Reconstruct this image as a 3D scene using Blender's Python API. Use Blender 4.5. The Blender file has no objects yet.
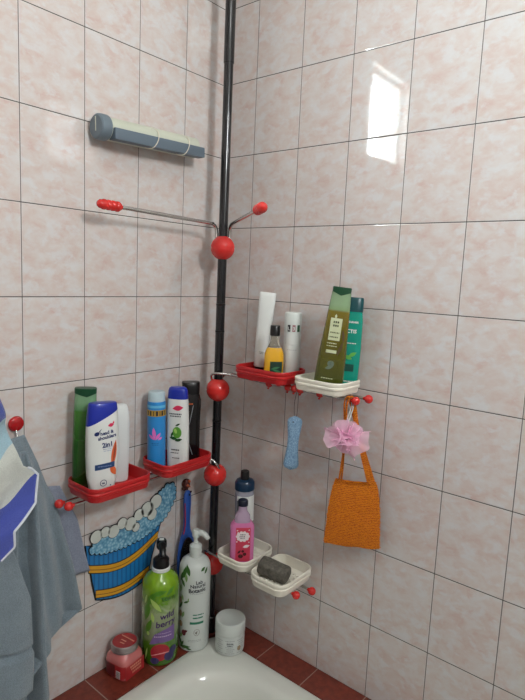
import bpy, bmesh, math, random
from mathutils import Vector, Matrix, noise
PI = math.pi
random.seed(7)
scn = bpy.context.scene
COL = scn.collection

# ------------------------------------------------------------------ camera
cam_d = bpy.data.cameras.new('camera')
cam = bpy.data.objects.new('camera', cam_d)
COL.objects.link(cam)
CR = Vector((0.76832955, 0.63856408, 0.04365331))
CD = Vector((0.11828594, -0.07463362, -0.99017082))
CF = Vector((-0.62902952, 0.76594108, -0.13287637))
cam.matrix_world = Matrix((
    (CR.x, -CD.x, -CF.x, 1.1598),
    (CR.y, -CD.y, -CF.y, -1.1937),
    (CR.z, -CD.z, -CF.z, 1.0666),
    (0, 0, 0, 1)))
cam_d.sensor_fit = 'VERTICAL'
cam_d.sensor_height = 24
cam_d.lens = 549.556 * 24 / 700
cam_d.clip_start = 0.02
scn.camera = cam

# ------------------------------------------------------------------ light
world = bpy.data.worlds.new('daylight')
scn.world = world
world.use_nodes = True
world.node_tree.nodes['Background'].inputs[0].default_value = (0.82, 0.92, 1.0, 1)
world.node_tree.nodes['Background'].inputs[1].default_value = 10.0

def area_light(name, loc, direction, sx, sy, power, color):
    l = bpy.data.lights.new(name, 'AREA')
    l.shape = 'RECTANGLE'; l.size = sx; l.size_y = sy
    l.energy = power; l.color = color
    o = bpy.data.objects.new(name, l)
    o.location = loc
    o.rotation_euler = Vector(direction).to_track_quat('-Z', 'Z').to_euler()
    COL.objects.link(o)
    return o
area_light('window_daylight', (-0.14, -1.0, 1.745), (1, 0, 0), 0.36, 0.36, 31, (0.84, 0.97, 1.0))
area_light('far_window_daylight', (2.16, -0.80, 1.91), (-1, 0, -0.15), 0.36, 0.36, 30, (0.97, 1.0, 0.99))
LAMP_POWER = 22.0
scn.view_settings.view_transform = 'Standard'
scn.view_settings.look = 'None'
scn.view_settings.gamma = 1
scn.view_settings.use_curve_mapping = False
scn.view_settings.exposure = 0.0

# ------------------------------------------------------------------ helpers
def srgb(r, g, b):
    f = lambda c: (c/255/12.92) if c/255 <= 0.04045 else ((c/255+0.055)/1.055)**2.4
    return (f(r), f(g), f(b), 1)

MATS = {}
def mat(name, rgb, rough=0.4, metal=0.0, trans=0.0, bump=0.0, bscale=200, coat=0.0, sub=0.0, ior=1.45, alpha=1.0, sheen=0.0):
    if name in MATS: return MATS[name]
    m = bpy.data.materials.new(name); m.use_nodes = True
    nt = m.node_tree; b = nt.nodes['Principled BSDF']
    b.inputs['Base Color'].default_value = srgb(*rgb)
    b.inputs['Roughness'].default_value = rough
    b.inputs['Metallic'].default_value = metal
    b.inputs['Transmission Weight'].default_value = trans
    b.inputs['IOR'].default_value = ior
    b.inputs['Coat Weight'].default_value = coat
    b.inputs['Alpha'].default_value = alpha
    b.inputs['Sheen Weight'].default_value = sheen
    if sub:
        b.inputs['Subsurface Weight'].default_value = sub
        b.inputs['Subsurface Radius'].default_value = (0.01, 0.01, 0.01)
    if bump:
        tc = nt.nodes.new('ShaderNodeTexCoord'); n = nt.nodes.new('ShaderNodeTexNoise')
        n.inputs['Scale'].default_value = bscale; n.inputs['Detail'].default_value = 3
        bp = nt.nodes.new('ShaderNodeBump'); bp.inputs['Strength'].default_value = bump
        bp.inputs['Distance'].default_value = 0.002
        nt.links.new(tc.outputs['Object'], n.inputs['Vector'])
        nt.links.new(n.outputs['Fac'], bp.inputs['Height'])
        nt.links.new(bp.outputs['Normal'], b.inputs['Normal'])
    MATS[name] = m
    return m

class NT:
    """small node-graph helper"""
    def __init__(s, name):
        s.m = bpy.data.materials.new(name); s.m.use_nodes = True
        s.t = s.m.node_tree; s.b = s.t.nodes['Principled BSDF']; MATS[name] = s.m
    def n(s, kind, **kw):
        x = s.t.nodes.new('ShaderNode' + kind)
        for k, v in kw.items(): setattr(x, k, v)
        return x
    def l(s, a, b): s.t.links.new(a, b)
    def put(s, sock, v):
        if isinstance(v, bpy.types.NodeSocket): s.l(v, sock)
        else: sock.default_value = v
    def math(s, op, a, b=0.0, clamp=False):
        x = s.n('Math', operation=op); x.use_clamp = clamp
        s.put(x.inputs[0], a); s.put(x.inputs[1], b)
        return x.outputs[0]
    def mix(s, fac, a, b):
        x = s.n('Mix', data_type='RGBA')
        s.put(x.inputs[0], fac); s.put(x.inputs[6], a); s.put(x.inputs[7], b)
        return x.outputs[2]
    def ramp(s, fac, stops, interp='LINEAR'):
        x = s.n('ValToRGB'); cr = x.color_ramp; cr.interpolation = interp
        while len(cr.elements) < len(stops): cr.elements.new(0.5)
        for e, (p, c) in zip(cr.elements, stops): e.position = p; e.color = c
        s.l(fac, x.inputs[0]); return x.outputs[0]
    def noise(s, vec, scale, detail=3, rough=0.5, dist=0.0):
        x = s.n('TexNoise'); x.inputs['Scale'].default_value = scale
        x.inputs['Detail'].default_value = detail; x.inputs['Roughness'].default_value = rough
        x.inputs['Distortion'].default_value = dist
        s.l(vec, x.inputs['Vector']); return x.outputs['Fac']

def link(name, me, m, parent=None):
    o = bpy.data.objects.new(name, me)
    COL.objects.link(o)
    if m is not None:
        for mm in (m if isinstance(m, (list, tuple)) else [m]): me.materials.append(mm)
    if parent: o.parent = parent
    return o

def obj(name, bm, m, parent=None, smooth=True, angle=40, label=None):
    bmesh.ops.recalc_face_normals(bm, faces=bm.faces)
    me = bpy.data.meshes.new(name); bm.to_mesh(me); bm.free()
    if smooth:
        me.polygons.foreach_set('use_smooth', [True]*len(me.polygons))
        me.set_sharp_from_angle(angle=math.radians(angle))
    o = link(name, me, m, parent)
    if label: o['label'] = label
    return o

def tag(o, label, cat, group=None):
    o['label'] = label; o['category'] = cat
    if group: o['group'] = group
    return o

def thing(name, label, cat, loc=(0, 0, 0), yaw=0, tilt=(0, 0), group=None):
    o = bpy.data.objects.new(name, None); COL.objects.link(o)
    o.empty_display_size = 0.02
    rot = Matrix.Rotation(math.radians(tilt[0]), 4, Vector((0.77, 0.64, 0))) \
        @ Matrix.Rotation(math.radians(tilt[1]), 4, Vector((-0.64, 0.77, 0))) \
        @ Matrix.Rotation(math.radians(yaw), 4, 'Z')
    o.matrix_world = Matrix.Translation(Vector(loc)) @ rot
    return tag(o, label, cat, group)

def box(bm, x0, x1, y0, y1, z0, z1, bev=0.0):
    b = bmesh.new()
    bmesh.ops.create_cube(b, size=1)
    for v in b.verts:
        v.co = Vector(((x0+x1)/2+v.co.x*(x1-x0), (y0+y1)/2+v.co.y*(y1-y0), (z0+z1)/2+v.co.z*(z1-z0)))
    if bev: bmesh.ops.bevel(b, geom=list(b.edges), offset=bev, segments=2, affect='EDGES', profile=0.6)
    merge(bm, b)

def merge(bm, b, mtx=None):
    if mtx is not None: bmesh.ops.transform(b, matrix=mtx, verts=b.verts)
    me = bpy.data.meshes.new('tmp'); b.to_mesh(me); b.free()
    bm.from_mesh(me); bpy.data.meshes.remove(me)

def rings(bm, rr, cap0=True, cap1=True, closed=True):
    """skin a list of point rings"""
    vs = [[bm.verts.new(p) for p in r] for r in rr]
    n = len(vs[0])
    for a, b in zip(vs[:-1], vs[1:]):
        for i in range(n if closed else n-1):
            j = (i+1) % n
            bm.faces.new((a[i], a[j], b[j], b[i]))
    if cap0: bm.faces.new(list(reversed(vs[0])))
    if cap1: bm.faces.new(vs[-1])
    return vs

def sup(a, b, n, k, N=48):
    t = 2*PI*k/N
    c, s_ = math.cos(t), math.sin(t)
    return (a*math.copysign(abs(c)**(2/n), c), b*math.copysign(abs(s_)**(2/n), s_))

def loft(bm, prof, N=48, cap0=True, cap1=True):
    """prof: (z, a, b, n) superellipse sections"""
    rings(bm, [[Vector((*sup(a, b, n, k, N), z)) for k in range(N)] for z, a, b, n in prof], cap0, cap1)

def lathe(bm, prof, N=40, mtx=None, cap0=True, cap1=True):
    b = bmesh.new()
    rings(b, [[Vector((r*math.cos(2*PI*k/N), r*math.sin(2*PI*k/N), z)) for k in range(N)] for z, r in prof], cap0, cap1)
    merge(bm, b, mtx)

def smooth_path(pts, sub=6):
    pts = [Vector(p) for p in pts]; out = []
    for i in range(len(pts)-1):
        p0 = pts[max(i-1, 0)]; p1 = pts[i]; p2 = pts[i+1]; p3 = pts[min(i+2, len(pts)-1)]
        for k in range(sub):
            t = k/sub
            out.append(0.5*((2*p1)+(-p0+p2)*t+(2*p0-5*p1+4*p2-p3)*t*t+(-p0+3*p1-3*p2+p3)*t**3))
    out.append(pts[-1]); return out

def tube(bm, pts, r, N=12, flat=None, caps=True):
    pts = [Vector(p) for p in pts]
    rr = []; up = None
    for i, p in enumerate(pts):
        d = (pts[min(i+1, len(pts)-1)] - pts[max(i-1, 0)]).normalized()
        if up is None: up = Vector((0, 0, 1)) if abs(d.z) < 0.9 else Vector((1, 0, 0))
        s_ = d.cross(up).normalized(); u = s_.cross(d).normalized(); up = u
        ri = r[i] if isinstance(r, (list, tuple)) else r
        rr.append([p + s_*math.cos(2*PI*k/N)*ri + u*math.sin(2*PI*k/N)*ri*(flat or 1) for k in range(N)])
    rings(bm, rr, caps, caps)

def ball(bm, c, r, seg=32):
    b = bmesh.new(); bmesh.ops.create_uvsphere(b, u_segments=seg, v_segments=seg//2, radius=r)
    merge(bm, b, Matrix.Translation(Vector(c)))

# ---- decals: flat shapes in (u, z) wrapped on the front (-y) of a lofted body
class Body:
    def __init__(s, prof): s.p = prof
    def at(s, z):
        P = s.p
        if z <= P[0][0]: return P[0][1:]
        for p, q in zip(P[:-1], P[1:]):
            if p[0] <= z <= q[0]:
                t = (z-p[0])/max(q[0]-p[0], 1e-9)
                return tuple(p[i]+(q[i]-p[i])*t for i in (1, 2, 3))
        return P[-1][1:]
    def wrap(s, u, z, eps):
        a, b, n = s.at(z)
        if abs(n-2) < 0.01 and abs(a-b) < 0.004:            # round: u is arc length
            t = u/a; return Vector(((a+eps)*math.sin(t), -(b+eps)*math.cos(t), z))
        uu = max(-a*0.985, min(a*0.985, u))
        return Vector((uu, -b*(1-abs(uu/a)**n)**(1/n)-eps, z))

def poly_bm(loops):
    bm = bmesh.new()
    for lp in loops:
        vs = [bm.verts.new((u, z, 0)) for u, z in lp]
        es = [bm.edges.new((vs[i], vs[(i+1) % len(vs)])) for i in range(len(vs))]
        bmesh.ops.triangle_fill(bm, edges=es, use_beauty=True)
    return bm

FONT_CACHE = {}
def text_bm(s, size, bold=0.0, align='CENTER', shear=0.0):
    c = bpy.data.curves.new('t', 'FONT'); c.body = s; c.size = size; c.align_x = align
    c.offset = bold; c.shear = shear; c.resolution_u = 3
    o = bpy.data.objects.new('t', c); COL.objects.link(o)
    dg = bpy.context.evaluated_depsgraph_get(); dg.update()
    me = bpy.data.meshes.new_from_object(o.evaluated_get(dg))
    bm = bmesh.new(); bm.from_mesh(me)
    bpy.data.objects.remove(o); bpy.data.curves.remove(c); bpy.data.meshes.remove(me)
    return bm

def decal(name, bm, body, m, parent, eps=0.0005, off=(0, 0), rot=0, du=0.004, dz=0.012, label=None):
    bmesh.ops.transform(bm, matrix=Matrix.Translation((off[0], off[1], 0)) @ Matrix.Rotation(math.radians(rot), 4, 'Z'), verts=bm.verts)
    bmesh.ops.remove_doubles(bm, verts=bm.verts, dist=1e-6)
    for ax, st in ((0, du), (1, dz)):
        lo = min(v.co[ax] for v in bm.verts); hi = max(v.co[ax] for v in bm.verts)
        k = math.ceil(lo/st)*st
        while k < hi:
            no = Vector((1, 0, 0)) if ax == 0 else Vector((0, 1, 0))
            bmesh.ops.bisect_plane(bm, geom=list(bm.verts)+list(bm.edges)+list(bm.faces), plane_co=no*k, plane_no=no)
            k += st
    for v in bm.verts: v.co = body.wrap(v.co.x, v.co.y, eps)
    me = bpy.data.meshes.new(name); bm.to_mesh(me); bm.free()
    me.polygons.foreach_set('use_smooth', [True]*len(me.polygons))
    o = link(name, me, m, parent)
    if label: o['label'] = label
    return o

def rect(u0, u1, z0, z1): return [(u0, z0), (u1, z0), (u1, z1), (u0, z1)]
def ell(cu, cz, ru, rz, n=20, rot=0):
    c, s_ = math.cos(math.radians(rot)), math.sin(math.radians(rot))
    return [(cu+ru*math.cos(2*PI*k/n)*c-rz*math.sin(2*PI*k/n)*s_, cz+ru*math.cos(2*PI*k/n)*s_+rz*math.sin(2*PI*k/n)*c) for k in range(n)]
def leaf(cu, cz, L, W, rot, n=8):
    c, s_ = math.cos(math.radians(rot)), math.sin(math.radians(rot))
    p = [(-L/2+L*k/n, W/2*math.sin(PI*k/n)) for k in range(n+1)] + [(L/2-L*k/n, -W/2*math.sin(PI*k/n)) for k in range(1, n)]
    return [(cu+x*c-y*s_, cz+x*s_+y*c) for x, y in p]
def dashes(u0, u1, z, h, seed, gap=0.0012, lo=0.002, hi=0.006):
    R = random.Random(seed); out = []; u = u0
    while u < u1-0.001:
        w = min(R.uniform(lo, hi), u1-u)
        out.append(rect(u, u+w, z, z+h)); u += w+gap
    return out

# ------------------------------------------------------------------ materials
def tile_material(name, axis, off):
    g = NT(name)
    tc = g.n('TexCoord'); sx = g.n('SeparateXYZ'); g.l(tc.outputs['Object'], sx.inputs[0])
    h = sx.outputs[0] if axis == 'x' else g.math('MULTIPLY', sx.outputs[1], -1.0)
    z = sx.outputs[2]
    u = g.math('DIVIDE', g.math('SUBTRACT', h, off), 0.152)
    v = g.math('DIVIDE', z, 0.2)
    iu, iv = g.math('FLOOR', u), g.math('FLOOR', v)
    fu, fv = g.math('SUBTRACT', u, iu), g.math('SUBTRACT', v, iv)
    du = g.math('MULTIPLY', g.math('MINIMUM', fu, g.math('SUBTRACT', 1.0, fu)), 0.152)
    dv = g.math('MULTIPLY', g.math('MINIMUM', fv, g.math('SUBTRACT', 1.0, fv)), 0.2)
    d = g.math('MINIMUM', du, dv)
    grout = g.math('LESS_THAN', d, 0.0011)
    edge = g.math('LESS_THAN', d, 0.0026)
    idx = g.math('ADD', g.math('MULTIPLY', iu, 1.37), g.math('MULTIPLY', iv, 2.91))
    co = g.n('CombineXYZ')
    g.l(g.math('MULTIPLY', fu, 0.152), co.inputs[0]); g.l(g.math('MULTIPLY', fv, 0.2), co.inputs[1]); g.l(idx, co.inputs[2])
    mp = g.n('Mapping'); mp.inputs['Rotation'].default_value = (0, 0, math.radians(-28)); mp.inputs['Scale'].default_value = (1.0, 1.45, 1)
    g.l(co.outputs[0], mp.inputs[0])
    n1 = g.noise(mp.outputs[0], 24, 5, 0.6, 0.35)
    n2 = g.noise(mp.outputs[0], 30, 4, 0.62, 0.3)
    n3 = g.noise(mp.outputs[0], 9, 2, 0.5, 0.5)
    base = g.ramp(n1, [(0.30, srgb(203, 199, 197)), (0.44, srgb(201, 193, 189)), (0.56, srgb(199, 185, 179)), (0.72, srgb(196, 172, 165))])
    light = g.ramp(n2, [(0.36, (1, 1, 1, 1)), (0.50, (0, 0, 0, 1))])
    c1 = g.mix(g.math('MULTIPLY', light, 0.7), base, srgb(203, 204, 205))
    c2 = g.mix(g.math('MULTIPLY', edge, 0.35), c1, srgb(214, 212, 207))
    c3 = g.mix(grout, c2, g.mix(g.math('LESS_THAN', dv, 0.0011), srgb(112, 105, 102), srgb(74, 68, 66)))
    g.l(c3, g.b.inputs['Base Color'])
    g.l(g.math('ADD', g.math('MULTIPLY', grout, 0.6), 0.05), g.b.inputs['Roughness'])
    bp = g.n('Bump'); bp.inputs['Strength'].default_value = 0.5; bp.inputs['Distance'].default_value = 0.002
    hh = g.math('ADD', g.math('MULTIPLY', g.math('MINIMUM', d, 0.0026), 200), g.math('MULTIPLY', n3, 0.10))
    g.l(hh, bp.inputs['Height']); g.l(bp.outputs['Normal'], g.b.inputs['Normal'])
    g.b.inputs['IOR'].default_value = 1.5
    return g.m
tile_right = tile_material('pink_marbled_tile_right', 'x', 0.1175)
tile_left = tile_material('pink_marbled_tile_left', 'y', 0.151)

def terracotta(name, axis, off):
    g = NT(name)
    tc = g.n('TexCoord'); sx = g.n('SeparateXYZ'); g.l(tc.outputs['Object'], sx.inputs[0])
    u = g.math('DIVIDE', g.math('SUBTRACT', sx.outputs[0] if axis == 'x' else g.math('MULTIPLY', sx.outputs[1], -1), off), 0.15)
    f = g.math('SUBTRACT', u, g.math('FLOOR', u))
    gr = g.math('LESS_THAN', g.math('MULTIPLY', g.math('MINIMUM', f, g.math('SUBTRACT', 1.0, f)), 0.15), 0.0013)
    n = g.noise(tc.outputs['Object'], 60, 4, 0.6)
    col = g.ramp(n, [(0.35, srgb(98, 40, 30)), (0.65, srgb(124, 54, 40))])
    g.l(g.mix(gr, col, srgb(150, 128, 118)), g.b.inputs['Base Color'])
    g.b.inputs['Roughness'].default_value = 0.3
    return g.m

CHROME = mat('chrome', (200, 200, 198), 0.18, 1.0)
RED = mat('red_plastic', (204, 42, 38), 0.22, coat=0.3)
REDT = mat('red_tray_plastic', (180, 34, 36), 0.3)
WHITET = mat('white_tray_plastic', (228, 224, 210), 0.35)
BLACKM = mat('black_pole_metal', (14, 15, 20), 0.22, coat=0.4)
BLACKP = mat('black_plastic', (14, 14, 16), 0.3)
WHITEP = mat('white_plastic', (214, 217, 214), 0.3)
WHITEB = mat('white_bottle_plastic', (198, 204, 200), 0.28, coat=0.2)
PORC = mat('bath_enamel', (212, 214, 206), 0.12, coat=0.3)
INK = mat('dark_ink', (30, 32, 44), 0.5)

# ------------------------------------------------------------------ setting
def struct(name, bm, m, smooth=False):
    o = obj(name, bm, m, None, smooth); o['kind'] = 'structure'; return o
RX, RY, Z0, ZT = 2.1, -2.0, -0.5, 2.45
bm = bmesh.new(); box(bm, -0.12, RX+0.12, 0, 0.12, Z0, ZT)
struct('wall_right', bm, tile_right)
WY0, WY1, WZ0, WZ1 = -1.17, -0.83, 1.575, 1.925
bm = bmesh.new()
box(bm, -0.12, 0, WY1, 0, Z0, ZT); box(bm, -0.12, 0, RY, WY0, Z0, ZT)
box(bm, -0.12, 0, WY0, WY1, Z0, WZ0); box(bm, -0.12, 0, WY0, WY1, WZ1, ZT)
struct('wall_left', bm, tile_left)
bm = bmesh.new()
VY0, VY1, VZ0, VZ1 = -0.98, -0.62, 1.72, 2.10
box(bm, RX, RX+0.12, VY1, 0, Z0, ZT); box(bm, RX, RX+0.12, RY, VY0, Z0, ZT)
box(bm, RX, RX+0.12, VY0, VY1, Z0, VZ0); box(bm, RX, RX+0.12, VY0, VY1, VZ1, ZT)
struct('wall_far', bm, tile_left)
bm = bmesh.new(); box(bm, -0.12, RX+0.12, RY-0.12, RY, Z0, ZT); struct('wall_back', bm, tile_right)
bm = bmesh.new(); box(bm, -0.12, RX+0.12, RY-0.12, 0.12, Z0-0.1, Z0)
struct('floor', bm, mat('brown_floor_tile', (120, 84, 70), 0.3, bump=0.1, bscale=40))
bm = bmesh.new(); box(bm, -0.12, RX+0.12, RY-0.12, 0.12, ZT, ZT+0.1)
struct('ceiling', bm, mat('white_ceiling_paint', (226, 224, 218), 0.8))
# tiled ledges between the walls and the bath
LX, LYW = 0.114, 0.084
bm = bmesh.new(); box(bm, 0, LX, -1.7, 0, Z0, 0.0)
struct('trim_1', bm, terracotta('red_brown_ledge_tile_left', 'y', 0.0035))
bm = bmesh.new(); box(bm, LX, 1.8, -LYW, 0, Z0, 0.0)
struct('trim_2', bm, terracotta('red_brown_ledge_tile_right', 'x', 0.1265))
# windows
GLASS = NT('window_glass')
gt = GLASS.t; out = [n for n in gt.nodes if n.type == 'OUTPUT_MATERIAL'][0]
tr = GLASS.n('BsdfTransparent'); gl = GLASS.n('BsdfGlossy'); gl.inputs['Roughness'].default_value = 0.02
mx = GLASS.n('MixShader'); mx.inputs[0].default_value = 0.06
GLASS.l(tr.outputs[0], mx.inputs[1]); GLASS.l(gl.outputs[0], mx.inputs[2]); GLASS.l(mx.outputs[0], out.inputs[0])
def window(name, x0, x1, y0, y1, z0, z1):
    w = thing(name, 'small white framed bathroom window', 'window'); del w['category']; del w['label']
    w['kind'] = 'structure'
    f = 0.018; bm = bmesh.new()
    box(bm, x0, x1, y0, y1, z0, z0+f, 0.002); box(bm, x0, x1, y0, y1, z1-f, z1, 0.002)
    box(bm, x0, x1, y0, y0+f, z0+f, z1-f, 0.002); box(bm, x0, x1, y1-f, y1, z0+f, z1-f, 0.002)
    obj('window_frame', bm, WHITEP, w, False)
    bm = bmesh.new(); xm = (x0+x1)/2; box(bm, xm-0.002, xm+0.002, y0+f, y1-f, z0+f, z1-f)
    obj('pane', bm, GLASS.m, w, False)
window('window_1', -0.09, -0.04, WY0, WY1, WZ0, WZ1)
window('window_2', RX+0.02, RX+0.05, VY0, VY1, VZ0, VZ1)
# ceiling lamp
t = thing('ceiling_lamp', 'round white ceiling lamp over the middle of the bathroom', 'lamp', (1.3, -1.1, ZT))
bm = bmesh.new(); lathe(bm, [(0, 0.13), (-0.025, 0.13), (-0.03, 0.12)]); obj('lamp_base', bm, WHITEP, t)
em = NT('lit_lamp_glass'); em.b.inputs['Emission Color'].default_value = (0.98, 1.0, 0.97, 1); em.b.inputs['Emission Strength'].default_value = LAMP_POWER
em.b.inputs['Base Color'].default_value = (0.9, 0.9, 0.88, 1)
bm = bmesh.new(); lathe(bm, [(-0.03, 0.12), (-0.06, 0.115), (-0.09, 0.09), (-0.11, 0.05), (-0.118, 0.004)]); obj('lamp_shade', bm, em.m, t)

# ------------------------------------------------------------------ bath tub
def rrect(cx, cy, hx, hy, r, z, N=12):
    pts = []
    for qx, qy, a0 in ((1, 1, 0), (-1, 1, 90), (-1, -1, 180), (1, -1, 270)):
        for k in range(N+1):
            a = math.radians(a0+90*k/N)
            pts.append(Vector((cx+qx*(hx-r)+r*math.cos(a), cy+qy*(hy-r)+r*math.sin(a), z)))
    return pts
bx0, bx1, by0, by1 = LX+0.001, 1.78, -0.83, -LYW-0.001
bcx, bcy, bhx, bhy = (bx0+bx1)/2, (by0+by1)/2, (bx1-bx0)/2, (by1-by0)/2
bm = bmesh.new()
R_ = [rrect(bcx, bcy, bhx-0.004, bhy-0.004, 0.03, -0.46), rrect(bcx, bcy, bhx, bhy, 0.035, -0.03),
      rrect(bcx, bcy, bhx, bhy, 0.035, -0.002), rrect(bcx, bcy, bhx-0.004, bhy-0.004, 0.033, 0.0010), rrect(bcx, bcy, bhx-0.02, bhy-0.02, 0.06, 0.0020)]
for inset, z, r in ((0.050, 0.0038, 0.12), (0.062, 0.001, 0.14), (0.072, -0.008, 0.15), (0.080, -0.03, 0.155), (0.10, -0.15, 0.16), (0.13, -0.30, 0.16), (0.17, -0.355, 0.14), (0.24, -0.37, 0.08)):
    R_.append(rrect(bcx, bcy, bhx-inset, bhy-inset, r, z))
rings(bm, R_, True, True)
tub = obj('bathtub', bm, PORC, None, True, 50)
tag(tub, 'white enamel bathtub set into the red-brown tiled corner ledge', 'bathtub')

# ------------------------------------------------------------------ corner pole rack
PX, PY = 0.0897, -0.083
rack = thing('corner_pole_rack', 'black floor-to-ceiling corner pole with red balls, chrome arms and hanging hooks', 'shower rack', (0, 0, 0))
bm = bmesh.new()
lathe(bm, [(0.02, 0.0125), (1.62, 0.0125), (1.62, 0.0140), (2.40, 0.0140)], 32, Matrix.Translation((PX, PY, 0)))
pole = obj('pole', bm, BLACKM, rack)
bm = bmesh.new()
lathe(bm, [(0.0, 0.019), (0.006, 0.0195), (0.014, 0.017), (0.045, 0.0155), (0.048, 0.0125)], 32, Matrix.Translation((PX, PY, 0)))
obj('pole_foot', bm, BLACKP, pole, label='black rubber foot of the pole')
bm = bmesh.new(); lathe(bm, [(2.40, 0.016), (2.43, 0.02), (2.45, 0.022)], 32, Matrix.Translation((PX, PY, 0)))
obj('pole_foot', bm, BLACKP, pole)
for z in (0.905, 0.648, 0.98):
    bm = bmesh.new(); lathe(bm, [(z, 0.0125), (z+0.0005, 0.0131), (z+0.006, 0.0131), (z+0.0065, 0.0125)], 32, Matrix.Translation((PX, PY, 0)))
    obj('pole_collar', bm, BLACKP, pole)
for z, r in ((1.139, 0.0335), (0.741, 0.0335), (0.489, 0.0335), (0.214, 0.0335)):
    bm = bmesh.new()
    pr = [(z+r*math.sin(a), r*math.cos(a)) for a in [(-66+132*k/22)*PI/180 for k in range(23)]]
    pr = [(z-r*0.93, 0.0125)] + pr + [(z+r*0.93, 0.0125)]
    # moulded seam round the middle
    pr2 = []
    for zz, rr in pr:
        pr2.append((zz, rr-0.0008 if abs(zz-z) < 0.0012 else rr))
    lathe(bm, pr2, 48, Matrix.Translation((PX, PY, 0)))
    obj('joint_ball', bm, RED, rack)
def hook_arm(start, pts, tip):
    bm = bmesh.new(); tube(bm, smooth_path([start]+pts+[tip]), 0.0048)
    arm = obj('hook_arm', bm, CHROME, rack)
    a = Vector(pts[-1]); b = Vector(tip); d = (b-a).normalized()
    base = b - d*0.012; bm = bmesh.new()
    prof = [(0, 0.006)]
    for k in range(4):
        c = 0.012+k*0.0120
        prof += [(c-0.0058, 0.0100), (c-0.0026, 0.0118), (c+0.0026, 0.0118), (c+0.0056, 0.0098)]
    L = prof[-1][0]; prof += [(L+0.005, 0.0098), (L+0.010, 0.006), (L+0.012, 0.001)]
    q = d.to_track_quat('Z', 'Y').to_matrix().to_4x4()
    lathe(bm, prof, 24, Matrix.Translation(base-d*0.045) @ q)
    obj('grip', bm, RED, arm, label='ribbed red grip on the end of the arm')
hook_arm((PX-0.0135, PY-0.0115, 1.160), [(PX-0.0138, PY-0.0118, 1.182), (PX-0.0135, PY-0.0170, 1.1945), (PX-0.0128, PY-0.0300, 1.2010), (PX-0.0120, PY-0.060, 1.2030)], (0.082, -0.468, 1.210))
hook_arm((PX+0.0140, PY+0.0110, 1.160), [(PX+0.0145, PY+0.0108, 1.182), (PX+0.0200, PY+0.0070, 1.1945), (PX+0.0330, PY-0.0020, 1.2010), (PX+0.07, PY-0.030, 1.2030)], (0.408, -0.297, 1.209))
def rod_arm(rods, lab):
    """a pair of parallel chrome rods, each ending in a red ball"""
    for pts in rods:
        bm = bmesh.new(); tube(bm, smooth_path(pts), 0.0034)
        rod = obj('rod', bm, CHROME, rack)
        bm = bmesh.new(); ball(bm, pts[-1], 0.0105, 24)
        e = Vector(pts[-1]); d = (e-Vector(pts[-2])).normalized()
        tube(bm, [e-d*0.013, e-d*0.006], [0.0042, 0.0055])
        obj('end_knob', bm, RED, rod, label='small red ball on the end of the rod')
ZR = 0.7860
rod_arm([[(PX-0.012, PY-0.012, 0.765), (PX-0.006, PY-0.022, 0.785), (PX+0.02, PY-0.02, 0.793), (PX+0.06, -0.078, 0.789), (0.3, -0.076, ZR), (0.530, -0.074, ZR)],
         [(PX-0.006, PY+0.018, 0.765), (PX+0.004, PY+0.022, 0.782), (PX+0.03, PY+0.035, 0.789), (PX+0.07, -0.036, ZR), (0.3, -0.034, ZR), (0.541, -0.032, ZR)]], 'right')
ZL = 0.5305
rod_arm([[(PX+0.020, PY-0.004, 0.512), (PX+0.018, PY-0.016, 0.53), (PX+0.006, PY-0.024, 0.541), (PX-0.006, PY-0.045, 0.535), (0.077, -0.2, ZL), (0.080, -0.546, ZL)],
         [(PX-0.018, PY-0.004, 0.512), (PX-0.026, PY-0.01, 0.531), (PX-0.04, PY-0.03, 0.534), (0.046, -0.16, ZL), (0.046, -0.3, ZL), (0.053, -0.554, ZL)]], 'left')
ZB = 0.2550
rod_arm([[(PX-0.016, PY-0.010, 0.236), (PX-0.012, PY-0.020, 0.256), (PX+0.012, PY-0.026, 0.262), (PX+0.06, -0.106, 0.2585), (0.25, -0.104, ZB), (0.409, -0.099, ZB)],
         [(PX+0.018, PY+0.006, 0.236), (PX+0.024, PY+0.012, 0.254), (PX+0.05, PY+0.024, 0.2585), (0.18, -0.052, ZB), (0.28, -0.052, ZB), (0.428, -0.055, ZB)]], 'low')
# red hook beads on the upper right rods
for x, y in ((0.352, -0.0755), (0.332, -0.0755), (0.270, -0.0765), (0.430, -0.0745), (0.372, -0.0755)):
    bm = bmesh.new(); lathe(bm, [(-0.0085, 0.0040), (-0.0072, 0.0066), (-0.004, 0.0088), (0, 0.0096), (0.004, 0.0088), (0.0072, 0.0066), (0.0085, 0.0040)], 20,
                            Matrix.Translation((x, y, ZR)) @ Matrix.Rotation(PI/2, 4, 'Y'))
    tube(bm, smooth_path([(x, y, ZR-0.006), (x, y, ZR-0.011), (x, y-0.003, ZR-0.013), (x, y-0.006, ZR-0.010)], 4), 0.0016, 8)
    obj('hook_bead', bm, RED, rack, label='small red plastic hook bead on the rod')

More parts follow.
